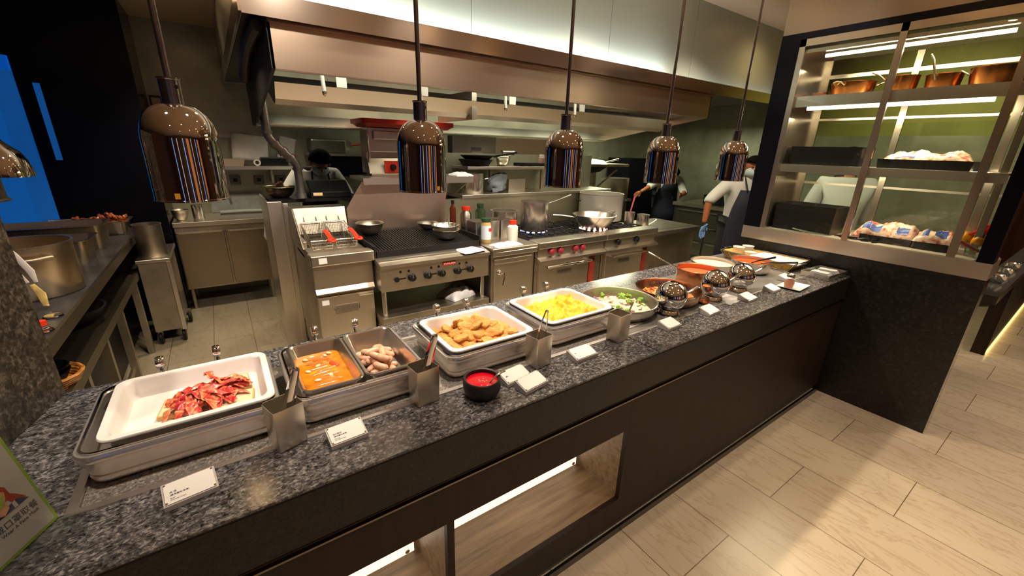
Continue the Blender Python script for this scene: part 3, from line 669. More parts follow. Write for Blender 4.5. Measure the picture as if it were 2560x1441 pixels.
for i, (x, y) in enumerate(((0.004, 0.002), (-0.005, 0.012), (0.012, 0.012), (-0.006, 0.004), (0.006, -0.006), (0.014, -0.005), (-0.014, -0.02), (0.002, -0.030))):
    solo('sauce_droplet', M().ball((0, 0, 0), (0.003, 0.002, 0.0012), 8, 6), KSP, 'tiny pale bubble on the red ketchup', 'bubble', (0.592+x, 0.992+y, 0.9500), i, 'bubbles on the ketchup')
t = thing('teaspoon', 'steel teaspoon standing in the red ketchup bowl', 'spoon', (0.600, 0.975, 0.9495))
M().tube([(0.002, -0.006, -0.004), (0.018, -0.004, 0.008), (0.036, -0.002, 0.018), (0.058, 0.0, 0.022), (0.070, 0.001, 0.0215)], [0.002, 0.0026, 0.0036, 0.005, 0.003], 8, flat=0.6).build('handle', CHROME, t)
M().ball((-0.006, -0.008, -0.006), (0.012, 0.009, 0.003), 12, 8).build('spoon_bowl', CHROME, t)

# ================================================================ MENU SIGNS
INK = mat('print_ink', (0.10, 0.09, 0.09), 0.7)
def menu_sign(loc, rz, w, d, label, lines, base=None):
    t = thing('menu_sign', label, 'sign', loc, rz, 'small acrylic menu signs along the counter')
    h0, h1 = 0.012, 0.030
    M().prism([(-d/2, 0), (d/2, 0), (d/2, 0.002), (d/2, h1), (-d/2, h0)], 'x', -w/2, w/2).build('acrylic_block', base or PORCL, t, smooth=0)
    a = math.atan2(h1-h0, d)
    L = math.hypot(d, h1-h0)
    c = M().box(-w/2+0.004, w/2-0.004, -L/2+0.003, L/2-0.003, 0.0, 0.0016).build('paper_card', PAPER, t, smooth=0)
    c.location = (0, 0, (h0+h1)/2+0.0004); c.rotation_euler = (a, 0, 0)
    for sx in (-1, 1):
        for sy in (-1, 1):
            M().lathe([(0, 0.0012), (0.0022, 0.0012), (0.0022, 0.0026), (0, 0.0026)], 10, c=(sx*(w/2-0.006), sy*(L/2-0.006), 0)).build('corner_pin', CHROME, c)
    for (s, sz, y) in lines:
        text('sign_text', s, sz, INK, c, (-w/2+0.013, y, 0.0018), (0, 0, 0))
    return t
PORCL = mat('frosted_acrylic', (0.52, 0.48, 0.46), 0.12, coat=0.4)
menu_sign((-0.163, 1.000, 0.901), 0.12, 0.098, 0.056, 'white menu sign before the bacon dish, nearest the counter end', [('培 根', 0.0055, 0.001), ('(豬肉產地:台灣)', 0.0050, -0.006), ('Bacon', 0.0036, -0.0135), ('(Pork origin: Taiwan)', 0.0032, -0.018)])
menu_sign((0.176, 1.008, 0.901), 0.06, 0.096, 0.058, 'white menu sign before the double sausage dish', [('茄汁熱狗', 0.0055, 0.001), ('(豬肉產地:台灣)', 0.0050, -0.006), ('Hot Dog', 0.0036, -0.0135), ('(Pork origin: Taiwan)', 0.0032, -0.018)])
menu_sign((0.758, 0.945, 0.901), 0.15, 0.108, 0.056, 'white menu sign in front of another, right of the red ketchup bowl', [])
menu_sign((0.735, 1.012, 0.901), 0.12, 0.108, 0.056, 'white menu sign touching the ketchup spoon, behind a second sign', [('雞塊', 0.0055, 0.0)])
menu_sign((1.052, 1.008, 0.901), 0.02, 0.112, 0.060, 'white menu sign before the scrambled egg dish', [('炒蛋', 0.0045, 0.0), ])
for x, y, lb in ((1.60, 1.005, 'white menu sign before the vegetable pan on the polished granite'), (1.93, 1.007, 'white menu sign before the first and second round ladle pots'), (2.31, 1.008, 'white menu sign before the third round ladle pot'), (2.60, 1.012, 'white menu sign left of the square spice plate'), (2.93, 1.075, 'white menu sign behind the spice shaker plate')):
    menu_sign((x, y, 0.901), 0.03, 0.10, 0.062, lb, [])

# ================================================================ MASK NOTICE
t = thing('mask_notice', 'tilted white notice with green border and masked woman, cut by the left edge', 'notice stand', (-0.389, 1.072, 0.9015))
ex = Vector((0.455, 0.89, 0)).normalized(); nn = Vector((0.89, -0.455, 0)).normalized(); ti = radians(11)
upv = (-nn*sin(ti)+Vector((0, 0, 1))*cos(ti)).normalized(); nz = ex.cross(upv)
mw = Matrix((ex, upv, nz)).transposed().to_4x4(); mw.translation = (-0.389, 1.072, 0.9020)
t.matrix_world = mw
W_, H_ = 0.148, 0.21
GREENP = mat('notice_green', (0.34, 0.52, 0.05), 0.5); WHITEP = mat('notice_white', (0.68, 0.62, 0.58), 0.5)
M().box(-W_, 0, 0, H_, -0.0012, 0.0).build('border', GREENP, t, smooth=0)
M().box(-W_+0.006, -0.006, 0.006, H_-0.006, 0.0, 0.0006).build('white_card', WHITEP, t, smooth=0)
M().box(-W_-0.002, 0.002, -0.001, H_+0.002, 0.0022, 0.0036).build('acrylic_front', ACRY, t, smooth=0)
HAIR = mat('print_red_hair', (0.40, 0.05, 0.015), 0.6); SKINP = mat('print_skin', (0.85, 0.42, 0.22), 0.6); NAVY = mat('print_navy', (0.035, 0.02, 0.09), 0.6); GMASK = mat('print_green_mask', (0.42, 0.50, 0.08), 0.6)
cx, cy = -0.066, 0.100
def P(pts): return [(cx+x, cy+y) for x, y in pts]
flat('printed_hair', P([(-0.030, -0.012), (-0.036, 0.010), (-0.030, 0.030), (-0.014, 0.043), (0.004, 0.043), (0.016, 0.034), (0.024, 0.024), (0.025, 0.008), (0.034, -0.002), (0.044, -0.018), (0.020, -0.010), (0.016, 0.0), (-0.02, -0.006)]), HAIR, t, (0, 0, 0.0007))
flat('printed_face', P([(-0.022, 0.020), (-0.012, 0.030), (0.004, 0.028), (0.014, 0.022), (0.019, 0.018), (0.016, 0.008), (0.010, -0.004), (0.012, -0.014), (0.0, -0.022), (-0.012, -0.016), (-0.010, -0.004), (-0.020, 0.004)]), SKINP, t, (0, 0, 0.0012))
flat('printed_mask', P([(-0.021, 0.010), (-0.006, 0.013), (0.015, 0.014), (0.009, -0.001), (-0.004, -0.008), (-0.016, -0.002)]), GMASK, t, (0, 0, 0.0017))
flat('printed_suit', P([(-0.046, -0.022), (-0.026, -0.012), (-0.012, -0.018), (0.0, -0.023), (0.012, -0.016), (0.028, -0.008), (0.046, -0.022)]), NAVY, t, (0, 0, 0.0009))
for x in (-0.02, 0.022): flat('printed_strap', P([(x-0.004, -0.0215), (x-0.004, -0.010), (x+0.002, -0.008), (x+0.003, -0.0215)]), WHITEP, t, (0, 0, 0.0014))
text('notice_text', '戴口罩取餐', 0.0160, INK, t, (-0.014, 0.0595, 0.0009), (0, 0, 0), 'RIGHT')
text('notice_text', 'Wear A Face Mask', 0.0092, INK, t, (-0.018, 0.0465, 0.0009), (0, 0, 0), 'RIGHT')
b = M().box(-W_, 0.002, -0.0008, 0.0008, 0.004, 0.085); b = b.build('acrylic_foot', ACRY, t, smooth=0)

# ================================================================ PANS ON THE GREY INSET
GZ = 0.900
def saute(loc, r, h, mt, label, inmat=None, hdl=None):
    t = thing('saute_pan', label, 'pan', loc, 0, 'round pans on the grey inset')
    M().lathe([(r*0.80, 0), (r*0.93, 0.008), (r*0.985, 0.03), (r, h), (r+0.006, h+0.003), (r+0.005, h+0.005), (r-0.003, h+0.003), (r*0.965, 0.03), (r*0.90, 0.012), (0, 0.010)], 56).build('pan_body', mt, t, smooth=50)
    return t
def heap(name, r, h, nz, mt, label, cat, loc, seed, nf=30):
    m = M(); n = 40; k = 14; vs = [(0, 0, h)]; fs = []
    for j in range(1, k+1):
        for i in range(n):
            a = 2*pi*i/n; q = j/k; x, y = q*r*cos(a), q*r*sin(a)
            vs.append((x, y, h*(1-q**2.5)+(nz*noise.noise(Vector((x*nf, y*nf, seed))) if q < 0.97 else 0)))
    for i in range(n): fs.append((0, 1+i, 1+(i+1) % n))
    for j in range(k-1):
        for i in range(n): fs.append((1+j*n+i, 1+(j+1)*n+i, 1+(j+1)*n+(i+1) % n, 1+j*n+(i+1) % n))
    m.add(vs, fs)
    return solo(name, m, mt, label, cat, loc, kind='stuff', smooth=80)
def dip(r, m, lab, loc, name='soup', cat='soup'):
    return solo(name, M().lathe([(0, 0.0), (r*0.7, 0.0), (r, 0.0008), (r, -0.006), (0, -0.006)], 48), m, lab, cat, loc, kind='stuff')
saute((1.555, 1.275, GZ), 0.185, 0.058, STEELB, 'wide steel pan of broccoli and red onion, right of the eggs')
PALE = mat('pale_noodle', (0.62, 0.50, 0.36), 0.5, bump=0.3, bscale=80)
heap('vegetable_bed', 0.165, 0.030, 0.012, PALE, 'pale cooked vegetables lining the steel pan', 'vegetables', (1.555, 1.275, GZ+0.011), 2)
ONI = mat('red_onion', (0.62, 0.34, 0.42), 0.35, var=0.35, vscale=60); BROC = mat('broccoli_green', (0.20, 0.34, 0.03), 0.6, var=0.4, vscale=90); CELY = mat('celery_green', (0.50, 0.54, 0.16), 0.4, var=0.3, vscale=50); MUSH = mat('mushroom', (0.60, 0.46, 0.32), 0.5)
rnd = random.Random(5)
for i in range(42):
    a = rnd.random()*2*pi; q = 0.135*math.sqrt(rnd.random()); x, y = 1.555+q*cos(a), 1.275+q*sin(a); z = GZ+0.043-0.02*(q/0.135)**2+0.006*rnd.random()
    r3 = (rnd.random()*1.2-0.6, rnd.random()*1.2-0.6, rnd.random()*6)
    k = i % 3
    if k == 0:
        m = M(); n = 8; lo = []
        for j in range(n+1):
            u = (j/n-0.5)*1.7; lo.append([(0.022*cos(u+pi/2), 0.022*sin(u+pi/2)-0.014, -0.008), (0.024*cos(u+pi/2), 0.024*sin(u+pi/2)-0.014, 0), (0.022*cos(u+pi/2), 0.022*sin(u+pi/2)-0.014, 0.008), (0.020*cos(u+pi/2), 0.020*sin(u+pi/2)-0.014, 0)])
        m.loft(lo); solo('onion_wedge', m, ONI, 'curved pinkish red onion wedge in the vegetable pan', 'onion', (x, y, z), 0, 'red onion wedges', rot=r3, smooth=60)
    elif k == 1 and i < 34:
        m = M(); 
        for b in range(7): m.ball(((rnd.random()-0.5)*0.018, (rnd.random()-0.5)*0.018, 0.012+rnd.random()*0.006), 0.0085, 8, 6, nz=0.4, nf=3, seed=b)
        m.tube([(0, 0, -0.012), (0, 0, 0.01)], [0.005, 0.006], 8)
        solo('broccoli_floret', m, BROC, 'green broccoli floret in the vegetable pan', 'broccoli', (x, y, z), 0, 'broccoli florets', rot=r3, smooth=70)
    else:
        solo('celery_slice', M().tube([(-0.018, 0, 0), (0, 0.004, 0.003), (0.018, 0, 0)], [0.006, 0.0075, 0.006], 8, flat=0.5), CELY if i % 2 else MUSH, 'yellowish green vegetable slice in the vegetable pan', 'vegetable', (x, y, z), 0, 'sliced vegetables', rot=r3, smooth=60)
saute((1.925, 1.25, GZ), 0.17, 0.062, mat('copper_lined_pan', (0.62, 0.42, 0.30), 0.18, 1.0), 'wide steel pan of tomato coated pasta behind the first round pot')
TOM = mat('tomato_pasta', (0.66, 0.17, 0.04), 0.3, var=0.45, vscale=50)
heap('pasta_bed', 0.153, 0.030, 0.014, TOM, 'tomato pasta lining the second wide pan', 'pasta', (1.925, 1.25, GZ+0.011), 5, 40)
PAST = mat('pasta_tube', (0.78, 0.36, 0.10), 0.3, var=0.3, vscale=60); REDP = mat('red_pepper_strip', (0.62, 0.05, 0.02), 0.25)
for i in range(40):
    a = rnd.random()*2*pi; q = 0.125*math.sqrt(rnd.random()); z = GZ+0.044-0.018*(q/0.125)**2+0.007*rnd.random()
    c = rnd.random()*0.5+0.5
    solo('penne' if i % 4 else 'pepper_strip', M().tube([(-0.02*c, 0, 0), (0, 0.006*c, 0.003), (0.02*c, 0, 0)], [0.004, 0.0055, 0.004], 8), PAST if i % 4 else REDP, 'orange sauced pasta piece in the tomato pan' if i % 4 else 'dark red pepper strip among the tomato pasta', 'pasta' if i % 4 else 'pepper', (1.925+q*cos(a), 1.25+q*sin(a), z), 0, 'sauced pasta pieces' if i % 4 else 'red pepper strips', rot=(rnd.random()-0.5, rnd.random()-0.5, rnd.random()*6), smooth=60)
# copper pot with a long handle
t = thing('sauce_pot', 'orange copper pot with a long steel handle rising to the left', 'pot', (2.31, 1.325, GZ), 0)
COP = mat('orange_copper', (0.66, 0.25, 0.12), 0.22, 0.9)
M().lathe([(0.112, 0), (0.118, 0.006), (0.118, 0.098), (0.124, 0.102), (0.122, 0.104), (0.114, 0.1), (0.113, 0.02), (0, 0.016)], 48).build('pot_body', COP, t, smooth=50)
M().tube([(-0.05, 0.105, 0.085), (-0.055, 0.13, 0.092), (-0.075, 0.20, 0.118), (-0.10, 0.29, 0.150)], [0.007, 0.008, 0.009, 0.011], 10, flat=0.45).build('handle', CHROME, t)
M().ball((-0.046, 0.095, 0.08), 0.006, 10, 8).build('rivet', CHROME, t)
dip(0.113, mat('tomato_soup', (0.60, 0.17, 0.07), 0.12), 'reddish soup inside the copper pot', (2.31, 1.325, GZ+0.072))
saute((2.655, 1.425, GZ), 0.135, 0.072, STEELB, 'steel pan of white cream soup behind the ladle pots')
dip(0.131, mat('cream_soup', (0.80, 0.62, 0.46), 0.15), 'pale cream soup in the white looking pan', (2.655, 1.425, GZ+0.055))
t = saute((2.925, 1.305, GZ), 0.123, 0.078, STEELB, 'steel pan of red tomato stew with a dark-handled ladle, next to the wire basket')
M().tube([(0.0, -0.123, 0.07), (0.015, -0.2, 0.05), (0.03, -0.23, 0.046)], [0.005, 0.006, 0.006], 8, flat=0.5).build('handle', CHROME, t)
dip(0.118, mat('tomato_stew', (0.52, 0.085, 0.012), 0.12, var=0.4, vscale=30), 'red tomato stew in the pan by the wire basket', (2.925, 1.305, GZ+0.060), 'stew', 'stew')
def ladle(p0, p1, label, mt, bowl=0.024, cup=True):
    t = thing('ladle', label, 'ladle', (0, 0, 0)); a, b = Vector(p0), Vector(p1)
    M().tube([a, a.lerp(b, 0.3)+Vector((0, 0, 0.004)), b], [0.0035, 0.0045, 0.007], 8).build('handle', mt, t)
    if cup: M().lathe([(0.0, -bowl*0.8), (bowl*0.7, -bowl*0.6), (bowl, 0), (bowl*0.93, 0), (bowl*0.6, -bowl*0.5), (0, -bowl*0.7)], 20, c=a).build('ladle_bowl', STEELB, t, smooth=50)
    return t
ladle((2.90, 1.29, 0.966), (2.855, 1.135, 1.045), 'black-handled ladle standing in the red tomato stew', BLACKP, cup=False)
ladle((2.94, 1.25, 0.966), (3.02, 1.06, 1.005), 'second black-handled ladle lying across the stew pan rim', BLACKP, cup=False)

# ================================================================ ROUND LADLE POTS
def globe(loc, rz, label):
    t = thing('ladle_pot', label, 'ladle pot', loc, rz, 'polished round ladle pots')
    r = 0.075
    M().lathe([(0.0, 0), (0.050, 0), (0.053, 0.004), (0.049, 0.014), (0.043, 0.022), (0.0, 0.022)], 40).build('base_ring', CHROME, t, smooth=50)
    m = M(); n = 48; k = 30; vs = []; fs = []
    nrm = Vector((0.86, 0.22, 0.46)).normalized()
    c = Vector((0, 0, 0.088))
    up = nrm; R = up.to_track_quat('Z', 'Y').to_matrix()
    prof = []
    for j in range(k+1):
        a = -pi/2+(pi*0.72)*j/k; prof.append((max(r*cos(a), 1e-7), r*sin(a)))
    z1 = prof[-1][1]; r1 = prof[-1][0]
    inner = [(rr_*0.965, zz*0.965) for rr_, zz in reversed(prof)]
    m.lathe_open(prof+[(r1*1.03, z1+0.001)]+inner, n, c=c, R=R)
    m.build('globe', CHROME, t, smooth=60)
    return t
globe((1.755, 1.118, GZ), 0.0, 'polished steel ladle pot before the tomato pasta pan, first of three')
globe((2.15, 1.118, GZ), 0.05, 'polished steel ladle pot before the copper pot, middle of three')
globe((2.43, 1.122, GZ), 0.1, 'polished steel ladle pot before the cream soup, last of three')
def flat_handle(a, b, label):
    t = thing('ladle', label, 'ladle', (0, 0, 0), 0, 'steel ladles resting in the round pots'); a, b = Vector(a), Vector(b)
    M().tube([a, a.lerp(b, 0.25), a.lerp(b, 0.9), b], [0.006, 0.007, 0.011, 0.008], 10, flat=0.4).build('handle', CHROME, t)
    M().lathe([(0.0, -0.018), (0.02, -0.012), (0.026, 0), (0.024, 0), (0.018, -0.010), (0, -0.015)], 20, c=a).build('ladle_bowl', CHROME, t, smooth=50)
flat_handle((1.775, 1.10, 0.975), (1.885, 1.06, 1.032), 'steel ladle whose grooved handle rests on the first round pot')
flat_handle((2.17, 1.10, 0.975), (2.31, 1.065, 1.045), 'steel ladle whose handle rests on the middle round pot')
flat_handle((2.45, 1.105, 0.975), (2.60, 1.075, 1.04), 'steel ladle whose handle rests on the last round pot')
solo('spoon_rest', M().lathe([(0, 0), (0.03, 0), (0.036, 0.012), (0.034, 0.012), (0.028, 0.003), (0, 0.003)], 28), COP, 'small copper dish at the left foot of the middle round pot', 'dish', (2.045, 1.108, GZ))
for x, y, lb in ((1.44, 1.15, 'pale square mat under the vegetable pan edge'), (2.22, 1.075, 'grey square mat between the middle and last round pot')):
    solo('pot_mat', M().box(-0.085, 0.085, -0.06, 0.06, 0, 0.0012), mat('mat_grey', (0.42, 0.40, 0.38), 0.4), lb, 'mat', (x, y, GZ), 0.05, smooth=0)

# ================================================================ RIGHT END OF THE COUNTER
def wire(m, pts, r=0.0022): m.tube(pts, r, 6)
t = thing('wire_basket', 'shallow black wire basket with yellow lining against the glass cabinet', 'basket', (3.265, 1.38, GZ))
m = M(); A = (-0.135, -0.26); B2 = (0.135, 0.26)
for z, k in ((0.058, 1.0), (0.004, 0.86)):
    pts = [(A[0]*k, A[1]*k, z), (B2[0]*k, A[1]*k, z), (B2[0]*k, B2[1]*k, z), (A[0]*k, B2[1]*k, z)]
    for i in range(4): wire(m, [pts[i], pts[(i+1) % 4]], 0.003 if z > 0.01 else 0.002)
for i in range(9):
    y = -0.26+0.52*i/8
    wire(m, [(A[0], y, 0.058), (A[0]*0.86, y*0.86, 0.004)]); wire(m, [(B2[0], y, 0.058), (B2[0]*0.86, y*0.86, 0.004)])
for sy in (-1, 1): m.tube([(-0.04, sy*0.262, 0.058), (-0.035, sy*0.285, 0.062), (0.035, sy*0.285, 0.062), (0.04, sy*0.262, 0.058)], 0.0028, 6)
m.build('wire_frame', CHROME, t)
LIN = mat('yellow_lining', (0.66, 0.40, 0.08), 0.55, var=0.15, vscale=20)
M().loft([rr(0.228, 0.44, 0.01, 0.003), rr(0.262, 0.505, 0.012, 0.055), rr(0.256, 0.499, 0.011, 0.055), rr(0.222, 0.434, 0.009, 0.006)]).build('lining', LIN, t, smooth=40)
cup = [(0.025, 0), (0.034, 0.004), (0.042, 0.05), (0.0435, 0.052), (0.041, 0.052), (0.033, 0.008), (0, 0.006)]
for x, y, z, lb in ((3.245, 1.56, 0.912, 'white porcelain cup at the far left of the wire basket'), (3.245, 1.465, 0.912, 'white porcelain cup, second in the wire basket'), (3.245, 1.56, 0.934, 'white porcelain cup stacked in the far left cup'), (3.335, 1.535, 0.912, 'white porcelain cup behind the other two by the cabinet'), (3.335, 1.535, 0.936, 'white porcelain cup stacked highest by the cabinet')):
    solo('cup', M().lathe(cup, 32), PORC, lb, 'cup', (x, y, z), 0, 'white cups in the wire basket', smooth=50)
for i in range(6):
    solo('napkin_packet', M().loft([rr(0.19, 0.052, 0.006, 0), rr(0.2, 0.056, 0.006, 0.008), rr(0.19, 0.05, 0.006, 0.014)]), CLOTHW, ['cream napkin packet next to the cups in the wire basket', 'second cream napkin packet from the cups', 'third cream napkin packet from the cups', 'fourth cream napkin packet from the cups', 'fifth cream napkin packet from the cups', 'cream napkin packet at the near end of the wire basket'][i], 'napkin', (3.27, 1.405-i*0.052, 0.943), 0.06*(i % 3-1), 'cream napkin packets')
t = thing('cutlery_box', 'low open steel box holding cream napkins at the counter corner', 'box', (3.275, 0.985, GZ), -0.05)
m = M().loft([rr(0.27, 0.165, 0.004, 0, 2), rr(0.275, 0.17, 0.004, 0.036, 2), rr(0.267, 0.162, 0.003, 0.036, 2), rr(0.262, 0.157, 0.003, 0.004, 2)])
m.build('tray', STEELB, t, smooth=30)
for i, (x, y, a, lb) in enumerate(((3.22, 0.985, 1.5, 'folded cream napkin at the left of the steel box'), (3.335, 0.985, 1.6, 'rolled cream napkin at the right of the steel box'))):
    m = M()
    for k in range(4): m.loft([rr(0.12-k*0.008, 0.075-k*0.006, 0.006, 0.006*k), rr(0.122-k*0.008, 0.077-k*0.006, 0.006, 0.006*k+0.005)])
    solo('napkin', m, CLOTHW, lb, 'napkin', (x, y, GZ+0.0125), a+0.1*i, 'napkins in the steel box')
solo('square_plate', M().loft([rr(0.125, 0.085, 0.006, 0), rr(0.13, 0.09, 0.008, 0.002), rr(0.185, 0.125, 0.01, 0.011), rr(0.186, 0.126, 0.01, 0.0125), rr(0.182, 0.122, 0.01, 0.0125), rr(0.126, 0.086, 0.008, 0.004)]), PORC, 'white square plate under the glass spice shaker', 'plate', (2.795, 0.975, GZ), 0.08, smooth=50)
t = thing('spice_shaker', 'glass shaker of pink seasoning with chrome lid on the square plate', 'shaker', (2.752, 0.985, GZ+0.0045))
M().lathe([(0, 0), (0.022, 0), (0.024, 0.004), (0.029, 0.03), (0.021, 0.055), (0.019, 0.068), (0, 0.068)], 28).build('glass_jar', ACRY, t, smooth=50)
M().lathe([(0, 0.002), (0.0215, 0.002), (0.027, 0.03), (0.022, 0.048), (0, 0.048)], 24).build('seasoning', mat('pink_seasoning', (0.62, 0.26, 0.16), 0.8, bump=0.4, bscale=400), t, smooth=50)
M().lathe([(0, 0.066), (0.0215, 0.066), (0.0215, 0.08), (0.014, 0.087), (0, 0.089)], 24).build('lid', CHROME, t, smooth=50)

# ================================================================ GLASS DISPLAY CABINET
CX = 3.45
t = thing('display_cabinet', 'tall steel and glass display cabinet on a black granite base', 'display cabinet', (0, 0, 0))
M().prism([(CX, 0.285), (CX+0.13, 0.285), (CX+0.42, 0.38), (CX+0.72, 0.40), (CX+0.72, 1.66), (CX, 1.66)], 'z', 0.0, 1.028).build('granite_base', GRANB, t, smooth=0)
M().prism([(CX+0.002, 0.2845), (CX+0.13, 0.2845), (CX+0.13, 0.2848), (CX+0.002, 0.2848)], 'z', 0.0, 1.027).build('polished_edge', mat('polished_black', (0.45, 0.42, 0.40), 0.03, 1.0), t, smooth=0)
CAB = brushed('cabinet_steel', (0.72, 0.65, 0.54), 0.26, (1, 1, 26), 0.08)
CABH = brushed('cabinet_ledge_steel', (0.92, 0.85, 0.76), 0.3, (1, 30, 1), 0.08)
M().prism([(CX-0.004, 0.283), (CX+0.25, 0.283), (CX+0.6, 0.37), (CX+0.6, 1.66), (CX-0.004, 1.66)], 'z', 1.03, 1.125).build('ledge', CABH, t, smooth=0)
M().box(CX+0.02, CX+0.56, 0.36, 1.50, 1.125, 1.128).build('cabinet_floor', mat('cream_floor', (0.62, 0.55, 0.44), 0.3), t, smooth=0)
# posts
fp = [(1.498, 1.535), (0.963, 0.998), (0.44, 0.477)]
for a, b in fp: M().box(CX, CX+0.022, a, b, 1.125, 2.42).build('front_post', CAB, t, smooth=0)
for y in (1.49, 0.985, 0.47):
    o = M().box(CX+0.44, CX+0.455, y-0.018, y+0.018, 1.128, 2.34).build('slotted_post', CAB, t, smooth=0)
    m = M()
    for k in range(38): m.lathe([(0, -0.0003), (0.0042, -0.0003)], 8, c=(CX+0.44, y, 1.17+k*0.03), R=Ry(-pi/2))
    m.build('post_holes', BLACKP, o, smooth=0)
o = M().box(CX+0.10, CX+0.112, 0.375, 0.405, 1.128, 2.0).build('slotted_post', CAB, t, smooth=0)
m = M()
for k in range(27): m.lathe([(0, -0.0003), (0.0042, -0.0003)], 8, c=(CX+0.10, 0.39, 1.17+k*0.03), R=Ry(-pi/2))
m.build('post_holes', BLACKP, o, smooth=0)
M().box(CX-0.004, CX+0.05, 1.536, 1.66, 1.125, 2.462).build('black_post', BLACKG, t, smooth=0)
M().box(CX-0.004, CX+0.12, 0.285, 0.352, 1.125, 2.462).build('black_post', BLACKG, t, smooth=0)
M().box(CX+0.03, CX+0.5, 1.50, 1.515, 1.128, 2.42).build('side_panel', CAB, t, smooth=0)
# crown: rails, black band
M().box(CX, CX+0.03, 0.352, 1.536, 2.375, 2.42).box(CX+0.02, CX+0.05, 0.352, 1.50, 2.335, 2.352).box(CX+0.03, CX+0.5, 0.352, 1.50, 2.352, 2.36).build('top_rail', CAB, t, smooth=0)
M().box(CX-0.002, CX+0.52, 0.285, 1.66, 2.42, 2.462).build('black_band', BLACKG, t, smooth=0)
def shelf(z0, z1):
    M().box(CX+0.024, CX+0.036, 0.36, 1.50, z0, z1).box(CX+0.036, CX+0.45, 0.36, 1.50, z1-0.012, z1).build('shelf', CABH, t, smooth=0)
shelf(1.992, 2.062); shelf(1.552, 1.606)
LEDM = emis('led_tube', (1.0, 0.83, 0.58), 9)
for z, xx, a, b in ((2.318, 0.10, 0.54, 1.40), (1.982, 0.06, 0.52, 1.42)):
    M().tube([(CX+xx, a, z), (CX+xx, b, z)], 0.011, 10).build('led_tube', LEDM, t)
M().box(CX+0.445, CX+0.456, 0.36, 1.50, 2.215, 2.24).box(CX+0.445, CX+0.456, 0.36, 1.50, 1.925, 1.94).build('rear_rail', CABH, t, smooth=0)
M().box(CX+0.445, CX+0.456, 0.36, 1.50, 1.46, 1.475).build('rear_rail', CABH, t, smooth=0)
for a, b in ((1.0, 1.495), (0.48, 0.96), (0.355, 0.438)): M().box(CX+0.006, CX+0.011, a, b, 1.128, 2.375).build('front_pane', GLASS, t, smooth=0)
M().box(CX+0.462, CX+0.467, 0.36, 1.50, 1.128, 1.90).build('rear_pane', GLASS, t, smooth=0)
M().tube([(CX+0.05, 0.45, 1.578), (CX+0.05, 1.45, 1.578)], 0.009, 10).build('led_tube', LEDM, t)
struct('trim_4', M().box(CX+0.0, CX+0.6, -0.6, 1.66, 2.462, 2.93), brushed('header_steel', (0.40, 0.33, 0.27), 0.34, (1, 24, 1), 0.08), smooth=0)

# copper pots on the top shelf
COPD = mat('old_copper', (0.50, 0.20, 0.06), 0.24, 1.0, var=0.35, vscale=12)
def copper(loc, r, h, label, rz=0.0, kind='pan', hp=None):
    t = thing('copper_pan', label, 'copper pan', loc, rz, 'copper pans on the top shelf')
    M().lathe([(r*0.86, 0), (r*0.9, 0.004), (r, h), (r+0.004, h+0.002), (r-0.004, h), (r*0.88, 0.008), (0, 0.006)], 40).build('pan_body', COPD, t, smooth=50)
    for (pts, rad) in (hp or []): M().tube(pts, rad, 8).build('handle', BRASS, t)
    return t
BRASS = mat('tinned_brass', (0.55, 0.48, 0.34), 0.3, 1.0)
sz2 = 2.0625
def loop(r, h, s, ang):
    c, q = cos(ang), sin(ang); P2 = lambda u, v, z: (u*c-v*q, u*q+v*c, z)
    return ([P2(r-0.002, -0.03, h*0.75), P2(r+0.03, -0.025, h*0.95), P2(r+0.04, 0, h), P2(r+0.03, 0.025, h*0.95), P2(r-0.002, 0.03, h*0.75)], 0.0045)
copper((3.70, 1.435, sz2), 0.052, 0.035, 'small copper dish at the left end of the top shelf')
copper((3.70, 1.245, sz2), 0.125, 0.085, 'wide copper pan with looped side handle, left on the top shelf', hp=[loop(0.125, 0.085, 1, pi*0.9), loop(0.125, 0.085, 1, -pi*0.35)])
copper((3.72, 0.995, sz2), 0.085, 0.10, 'copper pot behind the middle post on the top shelf', hp=[([(0, 0.083, 0.085), (-0.02, 0.12, 0.12), (-0.03, 0.16, 0.14)], 0.005)])
copper((3.73, 0.80, sz2), 0.085, 0.092, 'dark copper pan with upright long handle, middle of the top shelf', hp=[([(-0.08, 0.02, 0.06), (-0.10, 0.03, 0.10), (-0.10, 0.05, 0.17), (-0.10, 0.07, 0.20)], 0.006), loop(0.085, 0.10, 1, 0.4)])
copper((3.72, 0.575, sz2), 0.118, 0.105, 'large shiny copper casserole at the right of the top shelf', hp=[loop(0.118, 0.105, 1, -pi*0.5), loop(0.118, 0.105, 1, pi*0.5)])

# trays and packed meat
DARK = mat('dark_tray', (0.010, 0.010, 0.010), 0.35)
def tray(loc, w, d, h, label, wl=0.004, mt=None):
    return solo('black_tray', M().loft([rr(w*0.97, d*0.97, 0.008, 0), rr(w, d, 0.01, h), rr(w-2*wl, d-2*wl, 0.008, h), rr(w*0.97-2*wl, d*0.97-2*wl, 0.008, 0.004)]), mt or DARK, label, 'tray', loc, 0, 'black trays in the glass cabinet', smooth=40)
tray((3.66, 1.26, 1.6065), 0.24, 0.44, 0.125, 'deep black tray on the middle shelf, left bay')
tray((3.66, 0.735, 1.6065), 0.24, 0.44, 0.055, 'black tray holding wrapped meat on the middle shelf, right bay')
tray((3.655, 1.29, 1.1285), 0.26, 0.40, 0.195, 'big empty black box on the cabinet floor, left bay')
tray((3.70, 0.80, 1.1285), 0.26, 0.28, 0.045, 'low black tray under wrapped meat on the cabinet floor')
tray((3.64, 0.575, 1.1285), 0.16, 0.16, 0.042, 'small black tray near the front right post of the cabinet')
